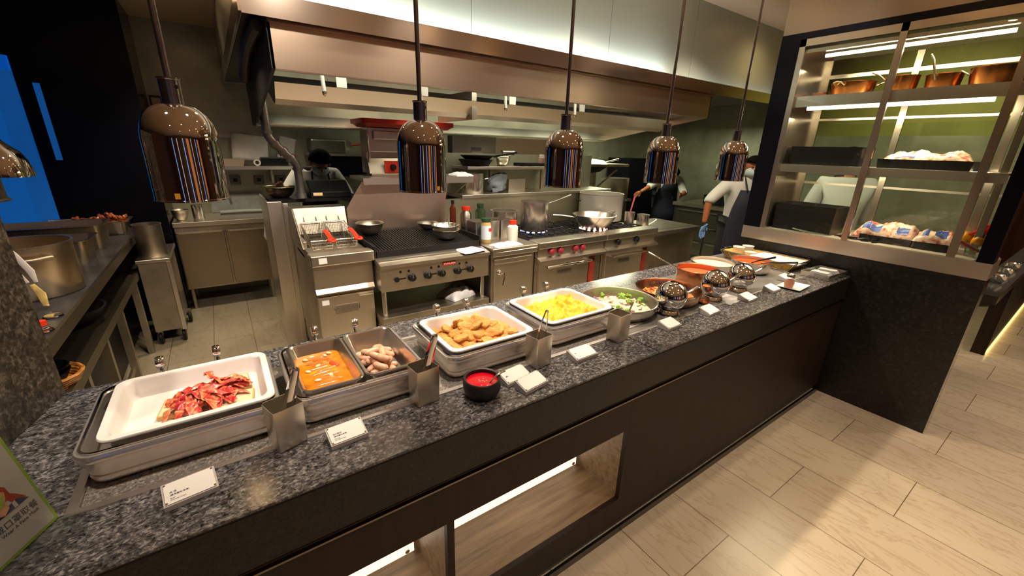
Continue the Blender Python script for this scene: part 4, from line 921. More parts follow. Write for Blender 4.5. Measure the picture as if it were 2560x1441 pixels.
def packed(name, loc, w, d, h, label, seed, rz=0.0, marks=()):
    t = thing(name, label, 'packed meat', loc, rz, 'vacuum packed meat')
    n = 34; k = 26; vs = []; fs = []
    for j in range(k+1):
        for i in range(n+1):
            x = (i/n-0.5); y = (j/k-0.5)
            e = max(0, 1-(2*abs(x))**5)*max(0, 1-(2*abs(y))**6)
            zz = h*e**0.5*(0.78+0.5*noise.noise(Vector((x*3, y*5, seed))))+0.006*noise.noise(Vector((x*26, y*8, seed)))*e+0.003*sin(y*60+4*noise.noise(Vector((x*9, y*9, seed))))*e
            vs.append((x*w, y*d, max(zz, 0)))
    for j in range(k):
        for i in range(n): a = j*(n+1)+i; fs.append((a, a+1, a+n+2, a+n+1))
    b = len(vs); vs += [(x, y, 0) for x, y, z in vs[:]]
    ring = [i for i in range(n+1)]+[j*(n+1)+n for j in range(1, k+1)]+[k*(n+1)+i for i in range(n-1, -1, -1)]+[j*(n+1) for j in range(k-1, 0, -1)]
    fs.append(tuple(i+b for i in ring))
    fs += [(ring[i], ring[i]+b, ring[(i+1) % len(ring)]+b, ring[(i+1) % len(ring)]) for i in range(len(ring))]
    M().add(vs, fs).build('meat', MEATM, t, smooth=80)
    for (x, y, sx, sy) in marks:
        kx, ky = 10, 6; v2 = []; f2 = []
        for j in range(ky+1):
            for i in range(kx+1):
                px, py = x+(i/kx-0.5)*sx, y+(j/ky-0.5)*sy
                e = max(0, 1-(2*abs(px/w))**5)*max(0, 1-(2*abs(py/d))**6)
                zz = h*e**0.5*(0.78+0.5*noise.noise(Vector((px/w*3, py/d*5, seed))))+0.006*noise.noise(Vector((px/w*26, py/d*8, seed)))*e+0.003*sin(py/d*60+4*noise.noise(Vector((px/w*9, py/d*9, seed))))*e
                v2.append((px, py, zz+0.0016))
        for j in range(ky):
            for i in range(kx): a = j*(kx+1)+i; f2.append((a, a+1, a+kx+2, a+kx+1))
        M().add(v2, f2).build('blue_print', BLUEM, t, smooth=80)
    return t
MEATM = stripes('packed_meat', ((0.48, 0.10, 0.08), (0.76, 0.48, 0.36), (0.86, 0.68, 0.54)), (10, 34, 34)); BLUEM = mat('blue_print', (0.05, 0.11, 0.42), 0.35)
packed('packed_meat', (3.66, 0.735, 1.622), 0.22, 0.42, 0.10, 'pink wrapped meat piled on the middle shelf tray', 3.3, 0.0, ((-0.08, 0.10, 0.03, 0.06), (-0.085, 0.06, 0.02, 0.03)))
packed('packed_meat', (3.70, 0.82, 1.134), 0.24, 0.34, 0.125, 'pink wrapped meat slab on the cabinet floor, left of the two', 8.1, 0.0, ((-0.085, 0.07, 0.04, 0.10), (-0.085, -0.09, 0.035, 0.06)))
packed('packed_meat', (3.68, 0.575, 1.174), 0.22, 0.20, 0.075, 'pink wrapped meat slab with blue print by the right post', 5.7, 0.1, ((-0.07, 0.05, 0.05, 0.03), (-0.07, -0.02, 0.05, 0.055)))
for i, (x, y) in enumerate(((3.535, 1.02), (3.54, 0.97), (3.53, 0.90), (3.535, 0.845))):
    solo('glass_bottle', M().tube([(0, -0.035, 0.012), (0, 0.0, 0.012), (0, 0.02, 0.012), (0, 0.045, 0.012)], [0.012, 0.0125, 0.007, 0.006], 12), mat('dark_bottle', (0.02, 0.02, 0.03), 0.06, 0.4) if i == 0 else bpy.data.materials['dark_bottle'], 'small dark shiny bottle lying at the front of the cabinet floor', 'bottle', (x, y, 1.129), 0.4*i, 'small dark bottles')
t = thing('carving_fork', 'steel tongs lying before the black box in the cabinet', 'tongs', (3.50, 1.25, 1.131), 0.1)
for s in (-0.008, 0.012): M().tube([(s, -0.16, 0.003), (s*1.3, -0.05, 0.006), (s, 0.03, 0.014), (s*0.5, 0.07, 0.02)], 0.0035, 8).build('arm', CHROME, t)
# vegetables behind the right pane
t = thing('vegetable_bowl', 'clear glass bowl of green and white vegetables in the cabinet corner', 'bowl', (3.60, 0.398, 1.129))
M().lathe([(0.03, 0), (0.048, 0.005), (0.056, 0.05), (0.054, 0.05), (0.045, 0.008), (0, 0.006)], 28, sy=0.62).build('glass_body', ACRY, t, smooth=50)
ROM = mat('green_white_veg', (0.18, 0.30, 0.10), 0.4, var=0.8, vscale=40)
for i, (x, y, z) in enumerate(((0.0, 0.0, 0.026), (-0.022, 0.006, 0.03), (0.02, -0.006, 0.032))):
    solo('cucumber_piece', M().ball((0, 0, 0), (0.026, 0.014, 0.016), 14, 10, nz=0.2, nf=2, seed=i), ROM, 'green and white vegetable piece in the corner bowl', 'vegetable', (3.60+x, 0.398+y, 1.132+z), i, 'vegetables in the corner bowl')
YEL = mat('yellow_pepper', (0.85, 0.36, 0.012), 0.2, coat=0.4); REDV = mat('red_pepper', (0.66, 0.02, 0.012), 0.2, coat=0.4); STEM = mat('pepper_stem', (0.14, 0.24, 0.05), 0.5); CHIL = mat('purple_chili', (0.28, 0.03, 0.05), 0.2)
def pepper(loc, mt, label, rot, r=0.036):
    t = thing('bell_pepper', label, 'bell pepper', loc, 0, 'bell peppers in the cabinet corner'); t.rotation_euler = rot
    m = M().ball((0, 0, 0), (r, r*0.95, r*1.1), 28, 14)
    def f(p):
        a = math.atan2(p.y, p.x); k = 1-0.10*(0.5+0.5*cos(4*a)); top = math.exp(-((math.hypot(p.x, p.y)/(r*0.35))**2))
        return Vector((p.x*k, p.y*k, p.z-(r*0.35*top if p.z > 0 else -r*0.2*top)))
    m.warp(f).build('flesh', mt, t, smooth=80)
    M().tube([(0, 0, r*0.6), (0.002, 0, r*1.0), (0.008, 0, r*1.3)], [0.008, 0.005, 0.006], 8).build('stem', STEM, t)
pepper((3.575, 0.385, 1.225), YEL, 'yellow bell pepper with green stem facing out, cabinet corner', (0.3, -0.5, 0))
pepper((3.60, 0.445, 1.235), YEL, 'orange yellow bell pepper behind the right front post', (0.2, 0.4, 1))
pepper((3.63, 0.385, 1.285), REDV, 'red bell pepper highest in the cabinet corner', (0.5, 0.2, 2))
solo('chili', M().tube([(-0.01, 0.05, 0.02), (0, 0.02, 0.0), (0, -0.02, -0.018), (0, -0.05, -0.03)], [0.007, 0.009, 0.008, 0.002], 10), CHIL, 'purplish red chili lying across the corner bowl', 'chili', (3.555, 0.405, 1.195))
solo('chili', M().tube([(0, 0.04, -0.03), (0, 0.0, 0.01), (0, -0.03, 0.04)], [0.006, 0.010, 0.004], 10), REDV, 'bright red long chili beside the top red pepper', 'chili', (3.58, 0.40, 1.275))
# counter seen past the cabinet
t = thing('far_counter', 'dark wood counter end with lit kick strip, right of the cabinet', 'counter', (0, 0, 0))
M().box(5.45, 8.2, 0.285, 0.375, 0, 0.74).build('end_panel', CW, t, smooth=0)
M().box(4.2, 8.2, 0.265, 0.42, 0.74, 0.80).build('worktop', mat('far_top', (0.08, 0.075, 0.07), 0.10), t, smooth=0)
M().box(5.47, 8.2, 0.274, 0.283, 0.01, 0.05).build('kick_light', emis('kick_glow', (1.0, 0.72, 0.22), 2.0), t, smooth=0)
for i, (x, r, lb) in enumerate(((4.72, 0.05, 'shiny steel bowl on the far counter, nearest'), (5.05, 0.045, 'shiny steel bowl on the far counter, middle'), (5.4, 0.05, 'shiny steel bowl on the far counter, farthest'))):
    solo('steel_bowl', M().lathe([(r*0.5, 0), (r*0.9, 0.03), (r, 0.06), (r*0.95, 0.06), (r*0.8, 0.03), (0, 0.008)], 28), CHROME, lb, 'bowl', (x, 0.34, 0.801), 0, 'steel bowls on the far counter', smooth=50)

# ================================================================ COOKING LINE
BADGE = mat('red_badge', (0.62, 0.03, 0.015), 0.35); BADGET = mat('badge_letters', (0.85, 0.80, 0.74), 0.4); DKT = mat('embossed_letters', (0.10, 0.09, 0.08), 0.4)
FRONT = (pi/2, 0, 0)
# fryer -----------------------------------------------------------
t = thing('deep_fryer', 'steel deep fryer with two wire baskets, left end of the line', 'fryer', (0, 0, 0))
m = M().box(0.415, 0.79, 2.85, 3.60, 0.10, 0.90).prism([(2.84, 0.90), (3.14, 0.90), (3.14, 0.955), (2.84, 0.955)], 'x', 0.415, 0.79)
m.box(0.415, 0.79, 3.46, 3.60, 0.90, 1.08).box(0.415, 0.44, 3.14, 3.46, 0.88, 1.0).box(0.765, 0.79, 3.14, 3.46, 0.88, 1.0)
m.build('body', STEELD, t, smooth=0, bevel=0.004)
M().prism([(3.40, 1.0), (3.46, 1.19), (3.60, 1.19), (3.60, 1.0)], 'x', 0.415, 0.79).prism([(3.10, 0.955), (3.42, 1.19), (3.6, 1.19), (3.6, 0.955)], 'x', 0.405, 0.417).build('back_splash', STEELD, t, smooth=0, bevel=0.003)
M().box(0.40, 0.80, 2.79, 2.87, 0.90, 0.972).box(0.40, 0.80, 2.87, 2.93, 0.95, 0.965).build('front_lip', STEEL, t, smooth=0, bevel=0.006)
M().box(0.44, 0.765, 2.93, 3.46, 0.902, 0.906).build('oil_well', IRON, t, smooth=0)
M().box(0.41, 0.79, 2.825, 2.85, 0.725, 0.895).prism([(2.825, 0.725), (2.808, 0.700), (2.808, 0.708), (2.825, 0.738)], 'x', 0.41, 0.79).build('upper_panel', STEEL, t, smooth=0)
d = M().box(0.415, 0.785, 2.83, 2.852, 0.12, 0.675).box(0.68, 0.78, 2.805, 2.83, 0.655, 0.662).build('door', STEEL, t, smooth=0, bevel=0.003)
M().box(0.52, 0.67, 2.826, 2.831, 0.545, 0.605).build('nameplate', STEELD, d, smooth=0)
text('brand_letters', 'VULCAN', 0.045, DKT, d, (0.595, 2.8255, 0.575), FRONT, 'CENTER')
M().box(0.445, 0.495, 2.7875, 2.791, 0.918, 0.955).box(0.44, 0.485, 2.8285, 2.8305, 0.62, 0.655).build('sticker', PAPER, t, smooth=0)
for x in (0.44, 0.765):
    for y in (2.9, 3.55): M().lathe([(0.02, 0), (0.02, 0.10)], 12, c=(x, y, 0)).build('leg', STEELD, t)
def basket(x0, x1, lb):
    q = thing('fryer_basket', lb, 'fryer basket', (0, 0, 0), 0, 'wire baskets hanging in the fryer')
    m = M(); y0, y1 = 3.03, 3.40; zf, zb, zl = 1.02, 1.09, 0.915
    R4 = [(x0, y0, zf), (x1, y0, zf), (x1, y1, zb), (x0, y1, zb)]; B4 = [(x0+0.015, y0+0.02, zl), (x1-0.015, y0+0.02, zl), (x1-0.015, y1-0.03, zl+0.05), (x0+0.015, y1-0.03, zl+0.05)]
    for i in range(4): m.tube([R4[i], R4[(i+1) % 4]], 0.0035, 6); m.tube([B4[i], B4[(i+1) % 4]], 0.002, 5); m.tube([R4[i], B4[i]], 0.002, 5)
    m.build('rim_wire', STEELB, q)
    g = M(); n = 12
    L = lambda a, b, u: tuple(Vector(a).lerp(Vector(b), u))
    for k in range(1, n):
        u = k/n
        for (i, j) in ((0, 1), (1, 2), (2, 3), (3, 0)): g.tube([L(R4[i], R4[j], u), L(B4[i], B4[j], u)], 0.0011, 4)
        g.tube([L(B4[0], B4[1], u), L(B4[3], B4[2], u)], 0.0011, 4); g.tube([L(B4[0], B4[3], u), L(B4[1], B4[2], u)], 0.0011, 4)
    for k in range(1, 5):
        u = k/5; pp = [L(R4[i], B4[i], u) for i in range(4)]
        for i in range(4): g.tube([pp[i], pp[(i+1) % 4]], 0.0011, 4)
    g.build('mesh_wire', STEELD, q, smooth=0)
    xm = x1-0.045
    M().tube([(xm+0.012, y0, zf), (xm, 2.98, 1.07), (xm-0.004, 2.9, 1.08)], 0.004, 6).build('handle_wire', STEELB, q)
    h = M().tube([(xm, 3.03, 1.088), (xm-0.008, 2.90, 1.084), (xm-0.015, 2.80, 1.076)], [0.017, 0.016, 0.014], 10, flat=0.5)
    h.tube([(xm-0.015+0.021*cos(a), 2.765+0.034*sin(a), 1.072) for a in [2*pi*k/16 for k in range(16)]], 0.008, 8, closed=True)
    h.build('red_grip', RED, q)
    M().tube([(x0+0.03, y1, zb), (x0+0.03, y1+0.05, zb+0.04), (x0+0.03, y1+0.06, zb+0.03)], 0.003, 6).tube([(x1-0.03, y1, zb), (x1-0.03, y1+0.05, zb+0.04), (x1-0.03, y1+0.06, zb+0.03)], 0.003, 6).build('hanger_hook', STEELB, q)
basket(0.450, 0.595, 'wire fryer basket with red grip, left of the two'); basket(0.610, 0.758, 'wire fryer basket with red grip, right of the two beside the broiler')
solo('partition_panel', M().box(0.275, 0.375, 3.66, 3.72, 0, 1.22).box(0.375, 0.41, 3.61, 3.66, 0, 1.21).box(0.275, 0.285, 3.72, 4.3, 0, 1.22), STEEL, 'narrow brown steel end panel left of the fryer', 'panel', smooth=0, bevel=0.003)
# charbroiler -----------------------------------------------------
t = thing('charbroiler', 'black-topped gas charbroiler with round black knobs on a steel base', 'broiler', (0, 0, 0))
M().box(0.805, 1.655, 2.70, 3.44, 0.69, 0.885).box(0.805, 1.655, 2.72, 3.44, 0.885, 0.90).build('body', STEELD, t, smooth=0, bevel=0.004)
M().box(0.80, 1.66, 2.69, 2.70, 0.69, 0.868).build('control_panel', STEEL, t, smooth=0)
M().prism([(2.668, 0.862), (2.668, 0.885), (2.80, 0.91), (2.80, 0.885), (2.68, 0.868)], 'x', 0.80, 1.66).build('front_lip', STEEL, t, smooth=0)
g = M().box(0.815, 1.645, 2.80, 2.815, 0.90, 0.955)
for k in range(40):
    x = 0.82+k*0.0208; g.prism([(2.81, 0.938), (3.42, 0.985), (3.42, 0.967), (2.81, 0.92)], 'x', x, x+0.012)
g.box(0.815, 1.645, 2.9, 2.92, 0.92, 0.94).box(0.815, 1.645, 3.2, 3.22, 0.93, 0.96).box(0.815, 1.645, 2.82, 3.42, 0.902, 0.915)
g.build('grate', IRON, t, smooth=0)
M().box(0.805, 0.82, 2.80, 3.44, 0.90, 0.99).build('side_guard', IRON, t, smooth=0); M().box(1.64, 1.655, 2.80, 3.44, 0.90, 0.99).build('side_guard', IRON, t, smooth=0)
for x in (1.02, 1.14, 1.25, 1.38, 1.49):
    k = M().lathe([(0, 0), (0.028, 0), (0.03, 0.006), (0.026, 0.022), (0.024, 0.03), (0, 0.03)], 24, c=(x, 2.69, 0.772), R=Rx(pi/2)).build('knob', BLACKP, t, smooth=50)
    M().box(x-0.003, x+0.003, 2.6585, 2.661, 0.772, 0.796).build('knob_mark', STEEL, k, smooth=0)
M().lathe([(0, 0), (0.018, 0), (0.018, 0.012), (0, 0.012)], 18, c=(0.91, 2.69, 0.772), R=Rx(pi/2)).build('igniter', BLACKP, t)
for a in (0.955, 1.19, 1.435): M().box(a-0.022, a+0.022, 2.687, 2.691, 0.767, 0.777).build('slot', BLACKP, t, smooth=0)
for x in (0.94, 1.0, 1.17, 1.23, 1.40, 1.46): M().lathe([(0, 0), (0.009, 0), (0.009, 0.004), (0, 0.004)], 12, c=(x, 2.69, 0.822), R=Rx(pi/2)).build('port', BLACKP, t)
b = M().box(1.265, 1.365, 2.684, 2.691, 0.825, 0.852).build('badge', BADGE, t, smooth=0)
text('brand_letters', 'VULCAN', 0.024, BADGET, b, (1.315, 2.6835, 0.8385), FRONT, 'CENTER')
for x, y in ((0.83, 2.74), (1.63, 2.74), (0.83, 3.38), (1.63, 3.38)): M().lathe([(0.017, 0.50), (0.017, 0.69)], 14, c=(x, y, 0)).build('leg', STEELB, t)
M().prism([(0.805, 0.95), (0.80, 1.17), (0.935, 1.375), (1.70, 1.375), (1.655, 1.17), (1.655, 0.95)], 'y', 3.447, 3.465).build('flue_panel', brushed('flue_steel', (0.78, 0.62, 0.50), 0.32, (30, 1, 1), 0.08), t, smooth=0)
t = thing('refrigerated_base', 'low steel drawer base carrying the charbroiler', 'base cabinet', (0, 0, 0))
M().box(0.80, 1.66, 2.72, 3.46, 0.08, 0.49).box(0.795, 1.665, 2.685, 3.46, 0.455, 0.498).build('cabinet', STEELD, t, smooth=0, bevel=0.003)
M().box(0.86, 1.60, 2.70, 2.72, 0.30, 0.44).box(0.86, 1.60, 2.69, 2.70, 0.405, 0.425).build('drawer', STEEL, t, smooth=0, bevel=0.003)
M().box(0.86, 1.60, 2.70, 2.72, 0.10, 0.28).box(0.86, 1.60, 2.69, 2.70, 0.245, 0.265).build('drawer', STEEL, t, smooth=0, bevel=0.003)
def towel(loc, w, d, h, label, rz=0.0, seed=0):
    n = 22; vs = []; fs = []
    for s in (1, 0):
        for j in range(n+1):
            for i in range(n+1):
                x, y = (i/n-0.5), (j/n-0.5); e = max(0, 1-(2*max(abs(x), abs(y)))**4)
                zz = h*(0.25+0.75*e)*(0.7+0.8*abs(noise.noise(Vector((x*3.2, y*3.2, seed)))))
                vs.append((x*w*(1+0.12*noise.noise(Vector((y*3, 0, seed)))), y*d*(1+0.15*noise.noise(Vector((x*3, 5, seed)))), zz if s else 0))
    K = (n+1)**2
    for j in range(n):
        for i in range(n): a = j*(n+1)+i; fs.append((a, a+1, a+n+2, a+n+1)); fs.append((a+K, a+n+1+K, a+n+2+K, a+1+K))
    ring = [i for i in range(n+1)]+[j*(n+1)+n for j in range(1, n+1)]+[n*(n+1)+i for i in range(n-1, -1, -1)]+[j*(n+1) for j in range(n-1, 0, -1)]
    fs += [(ring[i], ring[i]+K, ring[(i+1) % len(ring)]+K, ring[(i+1) % len(ring)]) for i in range(len(ring))]
    return solo('towel', M().add(vs, fs), CLOTHW, label, 'towel', loc, rz, 'white kitchen towels', smooth=80)
towel((1.52, 2.745, 0.897), 0.20, 0.15, 0.022, 'white towel draped on the right front lip of the charbroiler', 0.2, 1)
towel((1.46, 2.86, 0.50), 0.24, 0.20, 0.085, 'crumpled white towel on the shelf under the charbroiler', 0.3, 4)
towel((1.80, 3.40, 1.412), 0.17, 0.16, 0.035, 'folded white towel on the ledge over the charbroiler', 0.0, 7)
solo('shelf_over_broiler', M().box(0.915, 1.88, 3.32, 3.72, 1.385, 1.41).box(0.915, 1.88, 3.32, 3.33, 1.36, 1.385).prism([(3.34, 1.385), (3.72, 1.385), (3.72, 1.2)], 'x', 1.86, 1.875), STEELH, 'steel shelf over the charbroiler back panel', 'shelf', smooth=0)
def bowl(loc, r, h, mt, label, cat='bowl', n=40, group=None, name='mixing_bowl'):
    return solo(name, M().lathe([(r*0.5, 0), (r*0.72, h*0.22), (r*0.9, h*0.6), (r*0.98, h*0.96), (r*1.04, h), (r*1.03, h+0.003), (r*0.96, h*0.99), (r*0.87, h*0.6), (r*0.68, h*0.25), (0, h*0.06)], n), mt, label, cat, loc, 0, group, smooth=50)
bowl((0.93, 3.30, 0.985), 0.105, 0.085, STEELD, 'steel bowl at the left rear of the black grate')
bowl((1.44, 2.98, 0.955), 0.105, 0.075, STEELB, 'steel bowl on the right of the grate, under a second bowl')
bowl((1.435, 2.985, 0.995), 0.108, 0.07, STEELB, 'steel bowl nested in the one below on the right of the grate')
bowl((1.42, 3.30, 0.985), 0.085, 0.05, STEELD, 'small shallow steel bowl at the right rear of the grate')
t = thing('ladle', 'long steel ladle handle sticking out of the nested bowls', 'ladle', (0, 0, 0))
M().tube([(1.45, 2.96, 1.03), (1.52, 3.10, 1.09), (1.58, 3.2, 1.10)], 0.005, 8).build('handle', STEELB, t)
# toaster oven with red tray on the shelf
t = thing('salamander_oven', 'steel salamander oven with a red dial panel on the shelf', 'oven', (0, 0, 0))
M().box(1.05, 1.72, 3.58, 3.80, 1.60, 1.79).box(1.05, 1.72, 3.68, 3.80, 1.411, 1.60).box(1.09, 1.72, 3.55, 3.58, 1.70, 1.765).box(1.05, 1.72, 3.55, 3.80, 1.411, 1.43).build('body', brushed('oven_steel', (0.5, 0.42, 0.36), 0.3, (30, 1, 1)), t, smooth=0, bevel=0.004)
M().prism([(3.56, 1.43), (3.60, 1.55), (3.70, 1.55), (3.70, 1.43)], 'x', 1.04, 1.40).build('control_box', STEELD, t, smooth=0)
q = M().box(1.165, 1.345, 3.553, 3.562, 1.435, 1.53).build('red_dial_plate', RED, t, smooth=0)
M().lathe([(0, 0), (0.026, 0), (0.023, 0.022), (0, 0.022)], 22, c=(1.235, 3.553, 1.482), R=Rx(pi/2)).build('dial', BLACKP, q, smooth=50)
M().tube([(1.05, 3.56, 1.75), (1.03, 3.52, 1.66), (1.04, 3.53, 1.58), (1.03, 3.53, 1.52)], 0.008, 8).build('lever', STEELB, t)
t = thing('red_tray', 'bright red plastic tray on top of the salamander oven', 'tray', (0, 0, 0))
M().loft([rr(0.70, 0.30, 0.02, 1.792, cx=1.37, cy=3.62), rr(0.76, 0.34, 0.03, 1.812, cx=1.37, cy=3.62), rr(0.79, 0.36, 0.03, 1.815, cx=1.37, cy=3.62), rr(0.79, 0.36, 0.03, 1.85, cx=1.37, cy=3.62), rr(0.75, 0.32, 0.03, 1.852, cx=1.37, cy=3.62), rr(0.70, 0.30, 0.03, 1.80, cx=1.37, cy=3.62)]).build('tray_body', RED, t, smooth=40)
# side cabinet between broiler and range -------------------------------
t = thing('work_cabinet', 'steel cabinet with a chrome lever handle between broiler and range', 'cabinet', (0, 0, 0))
M().box(1.69, 2.12, 2.70, 3.48, 0.10, 0.875).build('body', STEELD, t, smooth=0, bevel=0.003)
M().box(1.68, 2.125, 2.655, 3.48, 0.875, 0.905).box(1.68, 2.125, 2.655, 2.665, 0.84, 0.875).build('worktop', STEELH, t, smooth=0, bevel=0.004)
d = M().box(1.71, 2.09, 2.685, 2.70, 0.12, 0.81).build('door', STEEL, t, smooth=0, bevel=0.003)
M().box(1.71, 2.02, 2.680, 2.686, 0.775, 0.805).box(1.71, 2.03, 2.672, 2.686, 0.762, 0.772).build('pull_strip', STEELH, d, smooth=0)
M().lathe([(0, 0), (0.022, 0), (0.022, 0.010), (0.010, 0.024), (0, 0.024)], 20, c=(1.76, 2.685, 0.70), R=Rx(pi/2)).tube([(1.76, 2.665, 0.70), (1.785, 2.655, 0.70), (1.79, 2.65, 0.66), (1.775, 2.65, 0.595)], [0.011, 0.011, 0.010, 0.007], 10).build('lever_handle', CHROME, d)
towel((1.86, 2.74, 0.9055), 0.25, 0.13, 0.022, 'folded white towel at the front edge of the work cabinet', 0.05, 9)
# ranges ----------------------------------------------------------------
def gas_range(x0, x1, label, knobs, shade):
    t = thing('gas_range', label, 'range', (0, 0, 0), 0, 'gas ranges with ovens')
    M().box(x0, x1, 2.70, 3.48, 0.08, 0.84).build('body', STEELD, t, smooth=0, bevel=0.003)
    M().box(x0, x1, 2.64, 2.80, 0.855, 0.912).box(x0, x1, 2.80, 3.48, 0.84, 0.880).build('front_rail', STEELH, t, smooth=0, bevel=0.006)
    g = M(); nx = 3; w = (x1-x0-0.04)/nx
    for i in range(nx):
        for j in range(2):
            cx, cy = x0+0.02+w*(i+0.5), 2.98+j*0.32; a = w/2-0.01; b = 0.15
            for (u0, v0, u1, v1) in ((-a, -b, a, -b), (-a, b, a, b), (-a, -b, -a, b), (a, -b, a, b)): g.tube([(cx+u0, cy+v0, 0.905), (cx+u1, cy+v1, 0.905)], 0.007, 4)
            for k in range(8):
                an = k*pi/4; g.tube([(cx+0.035*cos(an), cy+0.035*sin(an), 0.912), (cx+0.105*cos(an), cy+0.105*sin(an), 0.905)], 0.006, 4)
            g.lathe([(0.03, 0.88), (0.03, 0.895), (0.02, 0.9), (0, 0.9)], 14, c=(cx, cy, 0))
    g.box(x0+0.01, x1-0.01, 2.81, 3.47, 0.88, 0.884)
    g.build('burner_grates', IRON, t, smooth=0)
    M().box(x0+0.01, x1-0.01, 2.675, 2.70, 0.775, 0.85).build('knob_panel', STEEL, t, smooth=0)
    for kx in knobs: M().lathe([(0, 0), (0.032, 0), (0.029, 0.022), (0.02, 0.028), (0, 0.028)], 20, c=(kx, 2.675, 0.815), R=Rx(pi/2)).build('knob', shade, t, smooth=50)
    M().prism([(2.70, 0.785), (2.62, 0.755), (2.62, 0.735), (2.63, 0.735), (2.70, 0.765)], 'x', x0, x1).build('drip_shelf', STEELH, t, smooth=0)
    d = M().box(x0+0.03, x1-0.19, 2.665, 2.70, 0.12, 0.735).build('oven_door', STEEL, t, smooth=0, bevel=0.004)
    M().tube([(x0+0.07, 2.615, 0.695), (x1-0.20, 2.615, 0.695)], 0.011, 12).tube([(x0+0.08, 2.665, 0.695), (x0+0.08, 2.612, 0.695)], 0.009, 8).tube([(x1-0.21, 2.665, 0.695), (x1-0.21, 2.612, 0.695)], 0.009, 8).build('door_handle', CHROME, d)
    xm = (x0+x1)/2-0.09
    M().box(xm-0.085, xm+0.085, 2.661, 2.666, 0.60, 0.645).build('nameplate', STEELD, d, smooth=0)
    text('brand_letters', 'VULCAN', 0.04, DKT, d, (xm, 2.6605, 0.6225), FRONT, 'CENTER')
    r = M().box(x1-0.165, x1-0.095, 2.68, 2.70, 0.30, 0.735).build('red_side_panel', mat('dark_red_panel', (0.30, 0.035, 0.02), 0.4) if 'dark_red_panel' not in bpy.data.materials else bpy.data.materials['dark_red_panel'], t, smooth=0)
    M().lathe([(0, 0), (0.012, 0), (0.012, 0.012), (0, 0.012)], 14, c=(x1-0.13, 2.68, 0.68), R=Rx(pi/2)).build('switch', BLACKP, r)
    return t
gas_range(2.135, 2.945, 'gas range with four red knobs and an oven below, nearer one', (2.29, 2.39, 2.57, 2.66), mat('dark_red_knob', (0.28, 0.02, 0.03), 0.35))
gas_range(2.955, 3.72, 'gas range with oven, farther one beside the steel side table', (3.14, 3.42), BLACKP)
solo('side_table', M().box(3.73, 4.62, 2.78, 3.35, 0.0, 0.80).box(3.73, 4.64, 2.72, 3.37, 0.80, 0.845).box(3.80, 4.55, 2.80, 3.30, 0.845, 0.848), STEELD, 'low steel side table at the right end of the ranges', 'table', smooth=0, bevel=0.004)
# riser behind the ranges and shelves
t = thing('pass_shelf', 'steel back riser with two shelves behind the ranges', 'shelf', (0, 0, 0))
M().box(1.70, 3.95, 3.60, 3.62, 0.0, 1.187).build('riser', brushed('riser_steel', (0.74, 0.70, 0.52), 0.32, (30, 1, 1), 0.1), t, smooth=0)
M().box(1.90, 3.97, 3.57, 3.95, 1.187, 1.220).build('lower_shelf', STEELH, t, smooth=0, bevel=0.003)
M().box(1.98, 3.15, 3.60, 3.95, 1.455, 1.482).build('upper_shelf', STEELH, t, smooth=0, bevel=0.003)
for x in (2.4, 3.1): M().box(x-0.012, x+0.012, 3.86, 3.885, 1.220, 1.455).build('shelf_post', STEELD, t, smooth=0)
M().box(1.90, 3.97, 3.95, 3.97, 1.0, 1.60).build('back_screen', WALLST, t, smooth=0)
# stores on the work cabinet
def jar(loc, r, h, mt, lidm, label, cat='jar', neck=0.7, lidh=0.025):
    t = thing('jar', label, cat, loc)
    M().lathe([(0, 0), (r*0.95, 0), (r, 0.005), (r, h*0.82), (r*neck, h*0.92), (r*neck, h), (0, h)], 24).build('jar_body', mt, t, smooth=45)
    M().lathe([(0, h*0.96), (r*neck*1.12, h*0.96), (r*neck*1.12, h*0.96+lidh), (0, h*0.96+lidh)], 24).build('lid', lidm, t, smooth=45)
    return t
def band(t, r, z0, z1, mt, name='paper_label'): M().lathe_open([(r+0.0006, z0), (r+0.0006, z1)], 24).build(name, mt, t)
GRN = mat('green_lid', (0.02, 0.05, 0.02), 0.4); SPICE = mat('spice_fill', (0.45, 0.30, 0.12), 0.5); BTL = mat('brown_bottle', (0.10, 0.02, 0.008), 0.1); WHP = mat('white_plastic', (0.78, 0.74, 0.66), 0.35)
j = jar((1.765, 2.905, 0.9055), 0.042, 0.185, SPICE, GRN, 'spice jar with pale printed label and green lid on the work cabinet', neck=0.85); band(j, 0.042, 0.03, 0.145, mat('pale_label', (0.60, 0.66, 0.72), 0.5))
M().box(0.0, 0.03, -0.0435, -0.0425, 0.10, 0.125).build('red_label_mark', BADGE, j, smooth=0)
jar((1.99, 2.84, 0.9055), 0.045, 0.155, WHP, RED, 'white square bottle with red cap at the front of the work cabinet', 'bottle', 0.62, 0.03)
jar((1.75, 3.22, 0.9055), 0.05, 0.24, STEELB, RED, 'container with red cap behind the steel bins', 'container', 0.7, 0.03)
jar((1.86, 3.16, 0.9055), 0.045, 0.27, mat('olive_glass', (0.03, 0.05, 0.02), 0.1), GRN, 'green bottle behind the steel bins', 'bottle', 0.6, 0.03)
jar((1.66, 3.30, 0.9055), 0.028, 0.29, BTL, BLACKP, 'dark brown sauce bottle at the left rear of the work cabinet', 'bottle', 0.45, 0.03)
for i, (x, lb) in enumerate(((1.76, 'square steel bin at the left rear of the work cabinet'), (1.89, 'square steel bin in the middle of the work cabinet'), (2.02, 'square steel bin at the right of the work cabinet'))):
    solo('steel_bin', M().loft([rr(0.11, 0.15, 0.01, 0), rr(0.116, 0.156, 0.012, 0.16), rr(0.125, 0.165, 0.012, 0.163), rr(0.112, 0.152, 0.01, 0.163), rr(0.106, 0.146, 0.01, 0.004)]), STEELB, lb, 'bin', (x, 3.05, 0.9055), 0, 'square steel bins', smooth=40)
